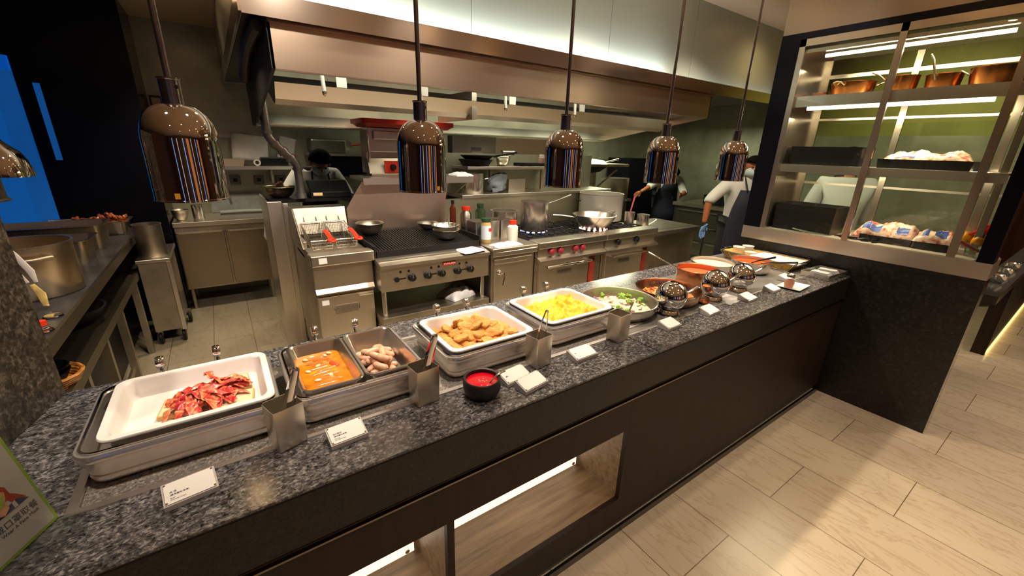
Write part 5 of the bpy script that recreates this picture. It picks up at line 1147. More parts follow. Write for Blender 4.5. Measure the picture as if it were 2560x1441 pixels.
# pots on the ranges
def stockpot(loc, r, h, mt, label, handle=True, rim=0.004, fill=None, name='stock_pot', rz=0.0, long=None):
    t = thing(name, label, 'pot', loc, rz)
    M().lathe([(r*0.96, 0), (r, 0.008), (r, h), (r+rim, h+0.002), (r+rim, h+0.005), (r-0.004, h+0.004), (r-0.004, 0.01), (0, 0.008)], 44).build('pot_body', mt, t, smooth=50)
    if handle:
        for a in (0, pi):
            c, s = cos(a), sin(a); f = lambda u, v, z: (u*c-v*s, u*s+v*c, z)
            M().tube([f(r-0.002, -0.05, h*0.72), f(r+0.035, -0.045, h*0.76), f(r+0.04, 0, h*0.77), f(r+0.035, 0.045, h*0.76), f(r-0.002, 0.05, h*0.72)], 0.006, 8).build('side_handle', IRON if mt is not STEELB else STEELB, t)
    if long: M().tube(long, [0.009]+[0.008]*(len(long)-2)+[0.01], 8, flat=0.6).build('long_handle', STEELB, t)
    return t
GT = 0.914
stockpot((2.13, 3.18, GT), 0.115, 0.20, STEELB, 'tall steel pot with thick rim at the left rear of the range', handle=False, rim=0.02)
stockpot((2.45, 3.14, GT), 0.135, 0.27, STEELB, 'tall steel saucepan over a lit burner with raised long handle', handle=False, long=[(0.12, -0.04, 0.25), (0.22, -0.06, 0.28), (0.38, -0.08, 0.33)])
stockpot((3.54, 3.32, GT), 0.245, 0.29, mat('cream_enamel', (0.62, 0.58, 0.48), 0.3, 0.5), 'large pale stock pot with loop handles at the right rear', rz=2.6)
t = thing('frying_pan', 'wide steel wok pan over glowing burner flames', 'pan', (3.07, 2.95, GT))
M().lathe([(0.12, 0), (0.14, 0.004), (0.20, 0.10), (0.215, 0.135), (0.222, 0.137), (0.212, 0.138), (0.195, 0.10), (0.13, 0.012), (0, 0.008)], 48).build('pan_body', STEELB, t, smooth=50)
M().tube([(0.205, -0.03, 0.12), (0.26, -0.02, 0.145), (0.30, 0.0, 0.15), (0.26, 0.03, 0.145), (0.205, 0.035, 0.12)], 0.007, 8).tube([(-0.2, 0.07, 0.11), (-0.33, 0.12, 0.13), (-0.42, 0.15, 0.135)], [0.008, 0.008, 0.010], 8).build('handles', STEELB, t)
FLAME = emis('burner_flame', (1.0, 0.62, 0.55), 3.0); FLAMEB = emis('blue_flame', (0.45, 0.5, 1.0), 1.6)
for (cx, cy, r, mt, lb) in ((2.45, 3.14, 0.12, FLAMEB, 'bluish burner flames under the tall saucepan'), (3.07, 2.95, 0.13, FLAME, 'glowing burner flames under the wide pan')):
    m = M()
    for k in range(14):
        a = 2*pi*k/14; m.ball((cx+r*cos(a), cy+r*sin(a), 0.908), (0.016, 0.016, 0.012), 8, 6)
    solo('burner_flame', m, mt, lb, 'flame', kind='stuff')
t = thing('utensil_canister', 'steel canister with a red-handled spatula right of the stock pot', 'canister', (3.66, 2.99, GT-0.03))
M().lathe([(0.05, 0), (0.055, 0.15), (0.05, 0.15), (0.045, 0.01), (0, 0.01)], 24).build('canister', STEELB, t, smooth=50)
solo('spatula', M().tube([(0.0, 0, 0.02), (0.02, 0, 0.16), (0.06, 0, 0.30)], [0.008, 0.009, 0.012], 8, flat=0.6), mat('faded_red', (0.52, 0.10, 0.10), 0.4), 'red spatula handle leaning out of the canister', 'spatula', (3.65, 2.99, GT-0.018))
stockpot((3.88, 2.98, 0.849), 0.068, 0.14, STEELB, 'small steel pot with lid handle on the side table corner', handle=False, long=[(0.06, -0.03, 0.02), (0.14, -0.05, 0.06), (0.17, -0.06, 0.085)], name='sauce_pot')
# lower shelf goods
stockpot((2.10, 3.72, 1.2205), 0.11, 0.19, STEELB, 'steel pot with side handles on the lower back shelf')
BAG = mat('clear_bag', (0.42, 0.47, 0.50), 0.15, trans=0.3, bump=0.5, bscale=40)
m = M().ball((0, 0, 0.09), (0.115, 0.05, 0.105), 24, 16, nz=0.5, nf=2.2, seed=3)
solo('plastic_bag', m.warp(lambda p: Vector((p.x, p.y, max(p.z, 0)))), BAG, 'greyish clear plastic bag beside the pot on the back shelf', 'bag', (2.38, 3.70, 1.221), smooth=80)
solo('pan_lid', M().loft([rr(0.22, 0.02, 0.003, 0, 2), rr(0.22, 0.02, 0.003, 0.13, 2)]), STEELH, 'flat rectangular steel lid standing right of the plastic bag', 'lid', (2.64, 3.72, 1.2205))
solo('frying_pan', M().lathe([(0.12, 0), (0.165, 0.035), (0.17, 0.038), (0.118, 0.006), (0, 0.005)], 40).tube([(0.16, -0.05, 0.03), (0.40, -0.12, 0.075)], 0.009, 8), IRON, 'black iron frying pan with long handle at the left end of the upper shelf', 'pan', (2.15, 3.72, 1.5465), smooth=50)
solo('frying_pan', M().lathe([(0.13, 0), (0.17, 0.06), (0.174, 0.062), (0.125, 0.006), (0, 0.005)], 40), IRON, 'black deep pan under the long-handled frying pan', 'pan', (2.15, 3.75, 1.4825), smooth=50)
bowl((2.47, 3.76, 1.4825), 0.085, 0.08, STEELB, 'small steel bowl on the upper back shelf'); bowl((2.47, 3.76, 1.515), 0.092, 0.07, STEELB, 'steel bowl stacked in the small one on the upper shelf')
solo('steel_tube', M().tube([(-0.08, 0, 0.026), (0.08, 0.02, 0.026)], 0.025, 16), STEELB, 'short steel cylinder lying on the stacked bowls', 'cylinder', (2.55, 3.76, 1.588))
solo('iron_grid', M().box(-0.17, 0.17, -0.1, 0.1, 0, 0.03), IRON, 'dark low iron tray at the right of the upper shelf', 'tray', (2.86, 3.76, 1.4825), smooth=0)
jar((2.95, 3.70, 1.513), 0.03, 0.07, mat('pink_jar', (0.55, 0.32, 0.26), 0.4), WHP, 'small pinkish jar standing on the dark iron tray')
t = thing('wall_cabinet', 'grey steel cabinet box with a paper note behind the upper shelf', 'cabinet', (0, 0, 0))
M().box(2.02, 2.53, 4.0, 4.11, 1.50, 1.77).build('box', brushed('grey_box', (0.30, 0.29, 0.27), 0.4), t, smooth=0, bevel=0.004); M().box(2.24, 2.36, 3.996, 4.0, 1.60, 1.66).build('note', PAPER, t, smooth=0)
solo('warmer_panel', M().box(2.56, 3.35, 4.02, 4.05, 1.40, 1.77).box(2.56, 3.35, 3.96, 4.02, 1.56, 1.575), STEELH, 'bright steel back panel right of the grey cabinet box', 'panel', smooth=0)
# wok rack right of the shelf
t = thing('wok_rack', 'steel rack on a single post with pans hanging under it', 'rack', (0, 0, 0))
M().box(4.05, 5.0, 4.2, 4.6, 1.45, 1.485).build('rack_top', STEELD, t, smooth=0); M().box(4.44, 4.50, 4.36, 4.42, 0.0, 1.45).build('post', STEELD, t, smooth=0)
M().tube([(4.52, 4.36, 1.15), (4.85, 4.3, 1.40)], 0.012, 8).build('brace', STEELD, t)
solo('wok', M().lathe([(0.0, -0.10), (0.16, -0.07), (0.26, 0.0), (0.25, 0.0), (0.15, -0.055), (0, -0.085)], 36), IRON, 'black wok hanging upside under the steel rack', 'wok', (4.35, 4.38, 1.449), smooth=50)
solo('wok', M().lathe([(0.27, 0.0), (0.20, 0.05), (0.0, 0.07), (0, 0.06), (0.19, 0.04), (0.26, 0)], 36).tube([(0.25, -0.05, 0.01), (0.5, -0.1, 0.07)], 0.012, 8), STEELD, 'upturned steel wok on top of the rack', 'wok', (4.35, 4.38, 1.486), smooth=50)
stockpot((5.35, 4.75, 0.905), 0.22, 0.34, STEELD, 'big dark steel cooker pot behind the stock pot', handle=False)
# rear line counter
t = thing('rear_counter', 'long steel counter along the back wall', 'counter', (0, 0, 0))
M().box(1.8, 5.7, 4.75, 5.55, 0.10, 0.86).build('body', STEELD, t, smooth=0); M().box(1.76, 5.75, 4.70, 5.58, 0.86, 0.90).build('worktop', STEELH, t, smooth=0)
t = thing('drawer_counter', 'dark steel drawer counter running to the back on the far right', 'counter', (0, 0, 0))
M().box(6.12, 6.9, 2.35, 4.1, 0.0, 0.86).build('body', brushed('dark_unit', (0.16, 0.17, 0.15), 0.35), t, smooth=0); M().box(6.08, 6.92, 2.3, 4.12, 0.86, 0.91).build('worktop', STEELD, t, smooth=0)
for k in range(3):
    for j in range(3):
        d = M().box(6.105, 6.12, 2.40+k*0.56, 2.93+k*0.56, 0.12+j*0.235, 0.33+j*0.235).build('drawer', brushed('drawer_steel', (0.30, 0.30, 0.26), 0.3) if 'drawer_steel' not in bpy.data.materials else bpy.data.materials['drawer_steel'], t, smooth=0)
        M().box(6.09, 6.105, 2.44+k*0.56, 2.89+k*0.56, 0.31+j*0.235, 0.325+j*0.235).build('drawer_pull', CHROME, d, smooth=0)
stockpot((6.5, 3.55, 0.911), 0.26, 0.12, IRON, 'wide black pan with shiny rim on the drawer counter', handle=False, name='wok_pan')
solo('dark_cooker', M().box(6.0, 7.25, 5.05, 5.55, 0.0, 1.55), BLACKG, 'tall black cooker unit behind the drawer counter', 'cooker', smooth=0, bevel=0.01)

# ================================================================ EXTRACTION HOOD
t = thing('extraction_hood', 'huge brushed steel extraction hood over the cooking line', 'hood', (0, 0, 0))
HX0, HX1 = 0.305, 4.06
M().prism([(2.50, 1.996), (2.50, 2.204), (2.52, 2.204), (2.52, 2.012), (2.56, 2.012), (2.56, 1.996)], 'x', HX0, HX1).build('front_panel', HOODM, t, smooth=0)
M().box(HX0, HX1, 2.47, 2.50, 2.19, 2.205).build('top_trim', brushed('trim_copper', (0.5, 0.34, 0.24), 0.3), t, smooth=0)
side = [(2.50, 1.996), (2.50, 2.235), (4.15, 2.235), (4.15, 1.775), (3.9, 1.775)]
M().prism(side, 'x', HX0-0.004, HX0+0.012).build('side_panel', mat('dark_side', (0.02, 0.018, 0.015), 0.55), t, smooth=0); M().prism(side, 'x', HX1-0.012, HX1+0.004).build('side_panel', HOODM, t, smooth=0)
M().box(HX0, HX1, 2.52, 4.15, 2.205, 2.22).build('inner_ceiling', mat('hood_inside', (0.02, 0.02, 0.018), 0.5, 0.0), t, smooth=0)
M().prism([(2.93, 1.985), (2.97, 2.0), (3.06, 1.885), (3.03, 1.872), (2.99, 1.90)], 'x', HX0+0.05, HX1-0.02).prism([(3.05, 1.885), (3.62, 2.10), (3.62, 2.08), (3.05, 1.872)], 'x', HX0+0.05, HX1-0.02).build('baffle', STEELH, t, smooth=0)
M().box(1.66, 1.70, 2.95, 3.55, 1.86, 2.06).build('divider', STEELD, t, smooth=0)
M().box(HX0, HX1, 3.88, 3.90, 1.775, 1.855).box(HX0, HX1, 3.82, 4.15, 1.775, 1.785).prism([(3.82, 1.785), (3.88, 1.86), (3.88, 1.80)], 'x', HX0, HX1).build('grease_channel', brushed('bright_rear', (0.85, 0.84, 0.68), 0.34, (30, 1, 1)), t, smooth=0)
M().box(HX0, HX1, 4.13, 4.15, 1.785, 2.2).build('back_panel', WALLST, t, smooth=0)
for i, x in enumerate((0.60, 1.21, 1.9, 2.62)):
    q = M().tube([(x, 2.86, 2.20), (x, 2.86, 2.05), (x+0.005, 2.86, 1.95)], 0.012, 10).build('fire_nozzle', WHP, t)
    M().lathe([(0.012, 0), (0.015, 0.004), (0.010, 0.02), (0.0, 0.028)], 14, c=(x+0.005, 2.86, 1.95), R=Rx(pi)).build('nozzle_tip', CHROME, q)
for x in (0.72, 1.26, 2.0, 2.75): M().box(x-0.03, x+0.03, 2.905, 2.915, 1.985, 2.06).build('bracket', WHP, t, smooth=0)
for x in (0.9, 2.2, 3.5): M().box(x-0.45, x+0.45, 3.68, 3.76, 2.03, 2.06).build('tube_fitting', emis('hood_tube', (1.0, 0.95, 0.72), 0.8) if 'hood_tube' not in bpy.data.materials else bpy.data.materials['hood_tube'], t, smooth=0)
# flexible duct at the hood end
m = M(); pts = []; rs = []
for k in range(61):
    u = k/60; pts.append((0.272-0.012*sin(u*pi), 2.60+1.15*u, 2.19-0.12*u*u+0.0)); rs.append(0.030+0.004*(1 if k % 2 else -1))
solo('flexible_duct', m.tube(pts, rs, 14), mat('foil_duct', (0.09, 0.085, 0.075), 0.4, 0.6), 'crinkled foil duct along the left end of the hood', 'duct', smooth=20)
# gas pipe
t = thing('gas_pipe', 'thick grey pipe with two bends dropping from the hood behind the fryer', 'pipe', (0, 0, 0))
PIPE = mat('grey_pipe', (0.30, 0.29, 0.27), 0.35, 0.8)
py = 3.72
M().tube(soft([(0.35, py, 2.1), (0.352, py, 1.76), (0.355, py, 1.685), (0.44, py, 1.59), (0.525, py, 1.50), (0.528, py, 1.42), (0.53, py, 1.235)], 2), 0.030, 18).build('pipe_run', PIPE, t, smooth=40)
for p, q in (((0.352, py, 1.735), (0.352, py, 1.715)), ((0.388, py, 1.648), (0.402, py, 1.633)), ((0.432, py, 1.599), (0.452, py, 1.577)), ((0.480, py, 1.547), (0.495, py, 1.531)), ((0.527, py, 1.47), (0.528, py, 1.45)), ((0.53, py, 1.27), (0.53, py, 1.235))):
    M().tube([p, q], 0.038, 18).build('coupling', PIPE, t, smooth=40)
t = thing('gas_pipe', 'small grey pipe with a bend at the right rear of the hood', 'pipe', (0, 0, 0))
M().tube(soft([(3.94, 4.22, 2.0), (3.95, 4.22, 1.70), (3.78, 4.22, 1.55), (3.76, 4.22, 1.24)]), 0.028, 14).build('pipe_run', PIPE, t, smooth=40); M().tube([(3.95, 4.22, 1.78), (3.95, 4.22, 1.73)], 0.036, 14).build('coupling', PIPE, t)
# stand with monitor, bowl behind the fryer
solo('rear_shelf', M().box(0.30, 1.0, 3.74, 4.05, 1.20, 1.225).box(0.30, 0.33, 3.74, 4.05, 0, 1.20).box(0.97, 1.0, 3.74, 4.05, 0, 1.20), BLACKP, 'black shelf counter behind the fryer', 'shelf', smooth=0)
t = thing('order_printer', 'black order printer on the shelf before the bending cook', 'printer', (0.75, 3.85, 1.226))
M().prism([(-0.11, 0), (0.14, 0), (0.14, 0.10), (0.10, 0.13), (0.02, 0.13), (-0.11, 0.05)], 'x', -0.15, 0.17).build('housing', BLACKP, t, smooth=0, bevel=0.008); M().box(-0.13, -0.06, -0.116, -0.111, 0.02, 0.045).build('button_panel', CHROME, t, smooth=0)
bowl((0.40, 3.90, 1.226), 0.115, 0.085, mat('brass_bowl', (0.40, 0.34, 0.22), 0.28, 1.0), 'brassy steel bowl on the black shelf at the cook\'s hand')

# ================================================================ LEFT REAR BAY
t = thing('cold_cabinet', 'steel two-door counter cabinet on legs in the left rear', 'cabinet', (0, 0, 0))
M().box(-0.425, 0.345, 5.05, 5.6, 0.22, 0.845).build('body', STEELD, t, smooth=0); M().box(-0.43, 0.35, 5.0, 5.6, 0.855, 0.90).build('worktop', STEELH, t, smooth=0, bevel=0.004)
for a, b in ((-0.42, -0.035), (-0.02, 0.34)):
    d = M().box(a, b, 5.03, 5.05, 0.235, 0.80).build('door', brushed('door_steel', (0.36, 0.29, 0.20), 0.36, (1, 1, 20)) if 'door_steel' not in bpy.data.materials else bpy.data.materials['door_steel'], t, smooth=0, bevel=0.004)
    M().box(a+0.02, b-0.02, 5.015, 5.03, 0.785, 0.80).build('door_grip', STEELH, d, smooth=0)
for x in (-0.40, 0.31):
    for y in (5.1, 5.55): M().lathe([(0.02, 0), (0.02, 0.22)], 10, c=(x, y, 0)).build('leg', STEELD, t)
solo('cutting_board', M().box(-0.25, 0.25, -0.012, 0.012, 0, 0.20), mat('grey_board', (0.26, 0.27, 0.25), 0.4, var=0.2, vscale=12), 'scratched grey board leaning behind the cold cabinet top', 'board', (0.14, 5.57, 0.902), rot=(-0.10, 0, 0), smooth=0)
solo('rolled_film', M().tube([(-0.2, 0, 0.02), (0, 0.01, 0.022), (0.22, 0, 0.02)], 0.02, 10), mat('film_grey', (0.34, 0.35, 0.33), 0.3), 'greyish rolled cling film lying before the scratched board', 'roll', (0.16, 5.42, 0.9005))
bowl((-0.36, 5.16, 0.9005), 0.07, 0.10, STEELD, 'small dark steel container at the left end of the cold cabinet'); 
stockpot((-0.22, 5.25, 0.9005), 0.05, 0.13, STEELB, 'slim steel canister on the cold cabinet', handle=False, name='canister')
t = thing('wall_shelf', 'narrow steel wall shelf above the cold cabinet', 'shelf', (0, 0, 0))
M().box(-0.1, 0.78, 5.36, 5.605, 1.365, 1.40).build('board', STEELH, t, smooth=0); 
for x in (0.05, 0.50): M().box(x-0.01, x+0.01, 5.4, 5.605, 1.22, 1.365).build('bracket', STEELD, t, smooth=0)
for i, (x, lb) in enumerate(((0.155, 'square socket box under the shelf, left of three'), (0.38, 'square socket box under the shelf, middle'), (0.60, 'square socket box under the shelf, right of three'))):
    q = thing('socket_box', lb, 'socket', (x, 5.604, 1.24), 0, 'wall socket boxes'); M().box(-0.05, 0.05, -0.03, 0, -0.045, 0.05).build('box', mat('socket_grey', (0.24, 0.23, 0.20), 0.4) if i == 0 else bpy.data.materials['socket_grey'], q, smooth=0, bevel=0.004); M().box(-0.02, 0.02, -0.033, -0.03, -0.015, 0.02).build('socket_face', BLACKP, q, smooth=0)
solo('file_tray', M().loft([rr(0.26, 0.18, 0.01, 0), rr(0.30, 0.2, 0.01, 0.07), rr(0.29, 0.19, 0.01, 0.07), rr(0.25, 0.17, 0.01, 0.005)]), mat('beige_tray', (0.36, 0.28, 0.20), 0.4), 'beige tray on the wall shelf behind the chrome lamp', 'tray', (0.12, 5.47, 1.4005), smooth=30)
solo('tape_roll', M().lathe_open([(0.02, -0.02), (0.035, -0.02), (0.035, 0.02), (0.02, 0.02), (0.02, -0.02)], 20, R=Rx(pi/2)), WHP, 'white tape roll standing on the wall shelf', 'tape', (0.38, 5.45, 1.4355), smooth=40)
solo('black_case', M().box(0, 0.30, -0.07, 0.07, 0, 0.09), BLACKP, 'black case at the right of the wall shelf', 'case', (0.42, 5.50, 1.4005), smooth=0, bevel=0.008)
q = jar((0.72, 5.46, 1.4005), 0.05, 0.10, mat('clear_jar', (0.35, 0.36, 0.33), 0.2), RED, 'jar with a red lid at the right end of the wall shelf', neck=0.95)
def paper(name, loc, w, h, rz, ry, label):
    n = 8; vs = []; fs = []
    for j in range(n+1):
        for i in range(n+1): x, z = i/n-0.5, j/n-0.5; vs.append((x*w, -0.015*(0.5-z)**2-0.012*x*x, z*h))
    for j in range(n):
        for i in range(n): a = j*(n+1)+i; fs.append((a, a+1, a+n+2, a+n+1))
    m = M().add(vs, fs)
    return solo(name, m, STAIN, label, 'paper', loc, 0, 'papers pinned on the wall', rot=(0.0, ry, rz), solid=0.0008)
STAIN = mat('stained_paper', (0.84, 0.78, 0.72), 0.7, var=0.12, vscale=10)
paper('paper_sheet', (0.345, 5.578, 1.585), 0.34, 0.27, 0, 0.10, 'large stained white sheet pinned above the wall shelf'); paper('paper_sheet', (0.70, 5.578, 1.575), 0.17, 0.27, 0, 0.22, 'second white sheet behind the grey pipe')
solo('ticket_rail', M().box(-0.05, 0.76, 5.59, 5.605, 1.685, 1.705), STEELD, 'thin steel rail holding the sheets above the wall shelf', 'rail', smooth=0)
t = thing('notice_board', 'dark framed board with pale cards beside the black partition', 'notice board', (-0.35, 5.60, 1.86))
M().box(-0.075, 0.115, -0.015, 0.015, -0.20, 0.19).build('frame', BLACKP, t, smooth=0)
for x0, x1 in ((-0.06, 0.01), (0.03, 0.10)):
    for z0, z1 in ((0.05, 0.17), (-0.12, 0.0)): M().box(x0, x1, -0.017, -0.015, z0, z1).build('card', mat('beige_card', (0.42, 0.33, 0.22), 0.6) if 'beige_card' not in bpy.data.materials else bpy.data.materials['beige_card'], t, smooth=0)
# things on the rack behind the cook
t = thing('wire_shelf', 'steel shelf with boxes behind the bending cook', 'shelf', (0, 0, 0)); M().box(0.88, 1.75, 5.2, 5.6, 1.52, 1.55).build('board', STEELD, t, smooth=0)
solo('fryer_box', M().box(-0.19, 0.19, -0.13, 0.13, 0, 0.15), mat('wire_grey', (0.16, 0.16, 0.12), 0.4, 0.8), 'dark steel box on the shelf above the cook\'s head', 'box', (1.10, 5.38, 1.551), smooth=0, bevel=0.02)
t = thing('strainer', 'round strainer with a red handle beside the dark steel box', 'strainer', (1.30, 5.28, 1.64)); M().lathe([(0, -0.03), (0.05, -0.02), (0.06, 0), (0.05, 0), (0, -0.02)], 24, R=Rx(pi/2)).build('sieve', STEELB, t); M().tube([(0.05, 0, 0.0), (0.24, 0, 0.03)], 0.012, 8).build('handle', RED, t)
solo('black_oven', M().box(0.93, 1.75, 5.1, 5.6, 1.30, 1.50), BLACKG, 'black oven front under the shelf behind the cook', 'oven', smooth=0)
# hanging cloth
m = M().tube([(0, 0, 0), (0.006, 0, -0.08), (-0.006, 0.004, -0.16), (0.004, 0, -0.22)], [0.014, 0.026, 0.032, 0.02], 12)
solo('hanging_cloth', m, CLOTHW, 'crumpled pale cloth hanging at the corner of the cold cabinet', 'cloth', (0.335, 4.985, 0.87))

# ================================================================ LEFT COUNTER
t = thing('side_counter', 'dark steel-edged counter with lower shelf running back on the left', 'counter', (0, 0, 0))
DSTEEL = brushed('dark_edge_steel', (0.20, 0.165, 0.12), 0.4)
DTOP = mat('dark_worktop', (0.05, 0.047, 0.05), 0.18, var=0.5, vscale=3)
M().box(-2.6, -0.655, 1.72, 4.88, 0.872, 0.899).build('worktop', DTOP, t, smooth=0)
M().box(-0.655, -0.64, 1.72, 4.88, 0.84, 0.90).build('edge_strip', DSTEEL, t, smooth=0)
M().box(-2.6, -0.66, 1.72, 4.88, 0.62, 0.64).box(-0.66, -0.64, 1.72, 4.88, 0.60, 0.655).build('lower_shelf', DSTEEL, t, smooth=0)
M().box(-2.6, -1.06, 1.72, 4.88, 0.64, 0.87).box(-2.6, -0.80, 1.72, 4.88, 0.0, 0.62).build('inner_panel', BLACKP, t, smooth=0)
for y in (1.95, 2.5, 2.95, 3.45, 4.1): M().box(-0.69, -0.65, y, y+0.04, 0, 0.62).build('leg', STEELD, t, smooth=0)
for y0, y1 in ((1.99, 2.5), (2.99, 3.45)): M().box(-0.68, -0.665, y0, y1, 0.16, 0.20).build('rail', STEELD, t, smooth=0)
LS = brushed('old_pot_steel', (0.70, 0.58, 0.42), 0.3, (1, 1, 10), 0.1, 0.35)
p = stockpot((-0.86, 2.98, 0.899), 0.19, 0.255, LS, 'big brushed steel stock pot on the left counter', handle=False, rz=0.42)
M().tube([(-0.085, -0.172, 0.20), (-0.075, -0.215, 0.205), (0.0, -0.235, 0.205), (0.065, -0.215, 0.205), (0.075, -0.172, 0.20)], 0.011, 10).build('loop_handle', LS, p)
def hotel(loc, w, d, h, mt, label, rz=0.0):
    return solo('deep_steel_pan', M().loft([rr(w-0.05, d-0.05, 0.03, 0), rr(w-0.02, d-0.02, 0.035, h-0.008), rr(w+0.016, d+0.016, 0.04, h-0.005), rr(w+0.016, d+0.016, 0.04, h), rr(w-0.024, d-0.024, 0.033, h), rr(w-0.056, d-0.056, 0.028, 0.01)]), mt, label, 'steel pan', loc, rz, 'steel pans on the left counter', smooth=45)
hotel((-1.03, 3.68, 0.899), 0.60, 0.30, 0.15, LS, 'deep rectangular steel pan just behind the big stock pot')
hotel((-1.03, 4.16, 0.899), 0.60, 0.32, 0.17, LS, 'deep rectangular steel pan second behind the stock pot')
hotel((-0.93, 4.68, 0.899), 0.52, 0.30, 0.11, LS, 'steel pan heaped with dark red food before the black partition')
DRED = mat('braised_food', (0.20, 0.035, 0.014), 0.35, var=0.7, vscale=60)
heap('braised_food', 0.145, 0.045, 0.02, DRED, 'dark red braised food heaped in the rear steel pan', 'food', (-0.82, 4.68, 0.985), 4, 30)
for yy, dd, lb in ((3.68, 0.24, 'dark reddish stew filling the steel pan behind the stock pot'), (4.16, 0.26, 'dark reddish stew filling the second steel pan')):
    solo('dark_stew', M().loft([rr(0.53, dd, 0.03, 0), rr(0.54, dd+0.008, 0.03, 0.006)]), DRED, lb, 'stew', (-1.03, yy, 0.899+(0.10 if yy < 4 else 0.125)), kind='stuff')
rnd = random.Random(9)
for i in range(34):
    x, y = -1.02+rnd.random()*0.32, 4.60+rnd.random()*0.16
    solo('braised_chunk', M().ball((0, 0, 0), (0.020, 0.014, 0.012), 10, 8, nz=0.5, nf=2.5, seed=i), mat('braised_light', (0.42, 0.10, 0.03), 0.35) if i == 0 else (bpy.data.materials['braised_light'] if i % 2 else DRED), 'reddish chunk on top of the heaped rear pan', 'food', (x, y, 1.012+0.02*rnd.random()+0.022*math.exp(-((x+0.80)/0.08)**2)), 0, 'braised chunks', rot=(i, i*2, i*3))
t = thing('plastic_tongs', 'white plastic tongs with yellow tip leaning on the stock pot', 'tongs', (0, 0, 0))
WHT = mat('white_nylon', (0.66, 0.60, 0.55), 0.4)
M().tube([(-0.815, 2.66, 1.225), (-0.785, 2.66, 1.16), (-0.755, 2.66, 1.08), (-0.75, 2.66, 1.03)], [0.006, 0.011, 0.014, 0.007], 10, flat=0.5).tube([(-0.825, 2.66, 1.20), (-0.80, 2.66, 1.10), (-0.775, 2.66, 1.03)], [0.004, 0.006, 0.006], 8, flat=0.5).build('arm', WHT, t)
q = M().tube([(-0.765, 2.66, 1.02), (-0.748, 2.66, 0.97), (-0.745, 2.66, 0.915)], [0.009, 0.017, 0.010], 10, flat=0.5)
for k in range(6): q.ball((-0.760+0.004*k, 2.66, 1.0-k*0.017), 0.007, 8, 6)
q.build('tip', mat('yellow_tip', (0.66, 0.48, 0.16), 0.4, var=0.3, vscale=30), t)
solo('red_stopper', M().lathe([(0, 0), (0.018, 0), (0.016, 0.02), (0, 0.024)], 16), RED, 'small red stopper on the left counter beside the granite block', 'stopper', (-0.71, 2.42, 0.8995))
for i, (x, y, lb) in enumerate(((-0.695, 2.52, 'steel ring plate behind the red knob'), (-0.685, 2.33, 'steel ring plate before the red knob'))):
    solo('ring_plate', M().lathe([(0.0, 0.002), (0.022, 0.002), (0.03, 0.0), (0.034, 0.004), (0.03, 0.008), (0.022, 0.006), (0, 0.006)], 24), CHROME, lb, 'plate', (x, y, 0.8995), 0, 'ring plates by the red knob')
solo('black_wok', M().lathe([(0.05, 0), (0.15, 0.04), (0.19, 0.10), (0.18, 0.10), (0.14, 0.045), (0, 0.01)], 40), IRON, 'black wok on the lower shelf of the left counter', 'wok', (-0.84, 3.15, 0.6405), smooth=50)
t = thing('wicker_basket', 'round orange wicker tray under black bowls on the lower shelf', 'basket', (-0.735, 2.36, 0.6405))
WICK = stripes('wicker', ((0.16, 0.05, 0.01), (0.45, 0.17, 0.03), (0.62, 0.28, 0.06)), (20, 20, 160))
m = M()
for k in range(5): m.tube([((0.088+0.006*k)*cos(2*pi*i/30), (0.088+0.006*k)*sin(2*pi*i/30), 0.006+0.011*k+0.002*(i % 2)) for i in range(30)], 0.0075, 6, closed=True)
m.lathe([(0, 0.0), (0.09, 0.0), (0.09, 0.006), (0, 0.006)], 30); m.build('weave', WICK, t)
for k in range(2): solo('black_bowl', M().lathe([(0.03, 0), (0.06, 0.02), (0.08, 0.06), (0.075, 0.06), (0.055, 0.022), (0, 0.006)], 32), BLACKG, ['black bowl in the orange wicker tray', 'black bowl stacked in the wicker tray bowl'][k], 'bowl', (-0.735, 2.36, 0.648+k*0.022), 0, 'black bowls in the wicker tray', smooth=50)
t = thing('kitchen_cart', 'steel trolley on black castors at the far end of the left counter', 'trolley', (0, 0, 0))
M().box(-0.63, -0.44, 4.22, 4.8, 0.13, 0.72).build('body', STEELD, t, smooth=0); M().box(-0.638, -0.425, 4.2, 4.82, 0.72, 0.745).box(-0.455, -0.425, 4.205, 4.235, 0.12, 0.72).build('frame', STEELH, t, smooth=0, bevel=0.003)
for x, y in ((-0.455, 4.28), (-0.43, 4.72), (-0.61, 4.28), (-0.61, 4.72)):
    q = M().box(x-0.015, x+0.015, y-0.02, y+0.02, 0.08, 0.13).build('castor', STEELD, t, smooth=0); M().lathe([(0, -0.012), (0.05, -0.012), (0.055, -0.006), (0.055, 0.006), (0.05, 0.012), (0, 0.012)], 20, c=(x, y, 0.055), R=Ry(pi/2)).build('wheel', BLACKP, q)
stockpot((-0.53, 4.33, 0.7455), 0.09, 0.26, STEELD, 'tall dark steel pot on the trolley', handle=False)

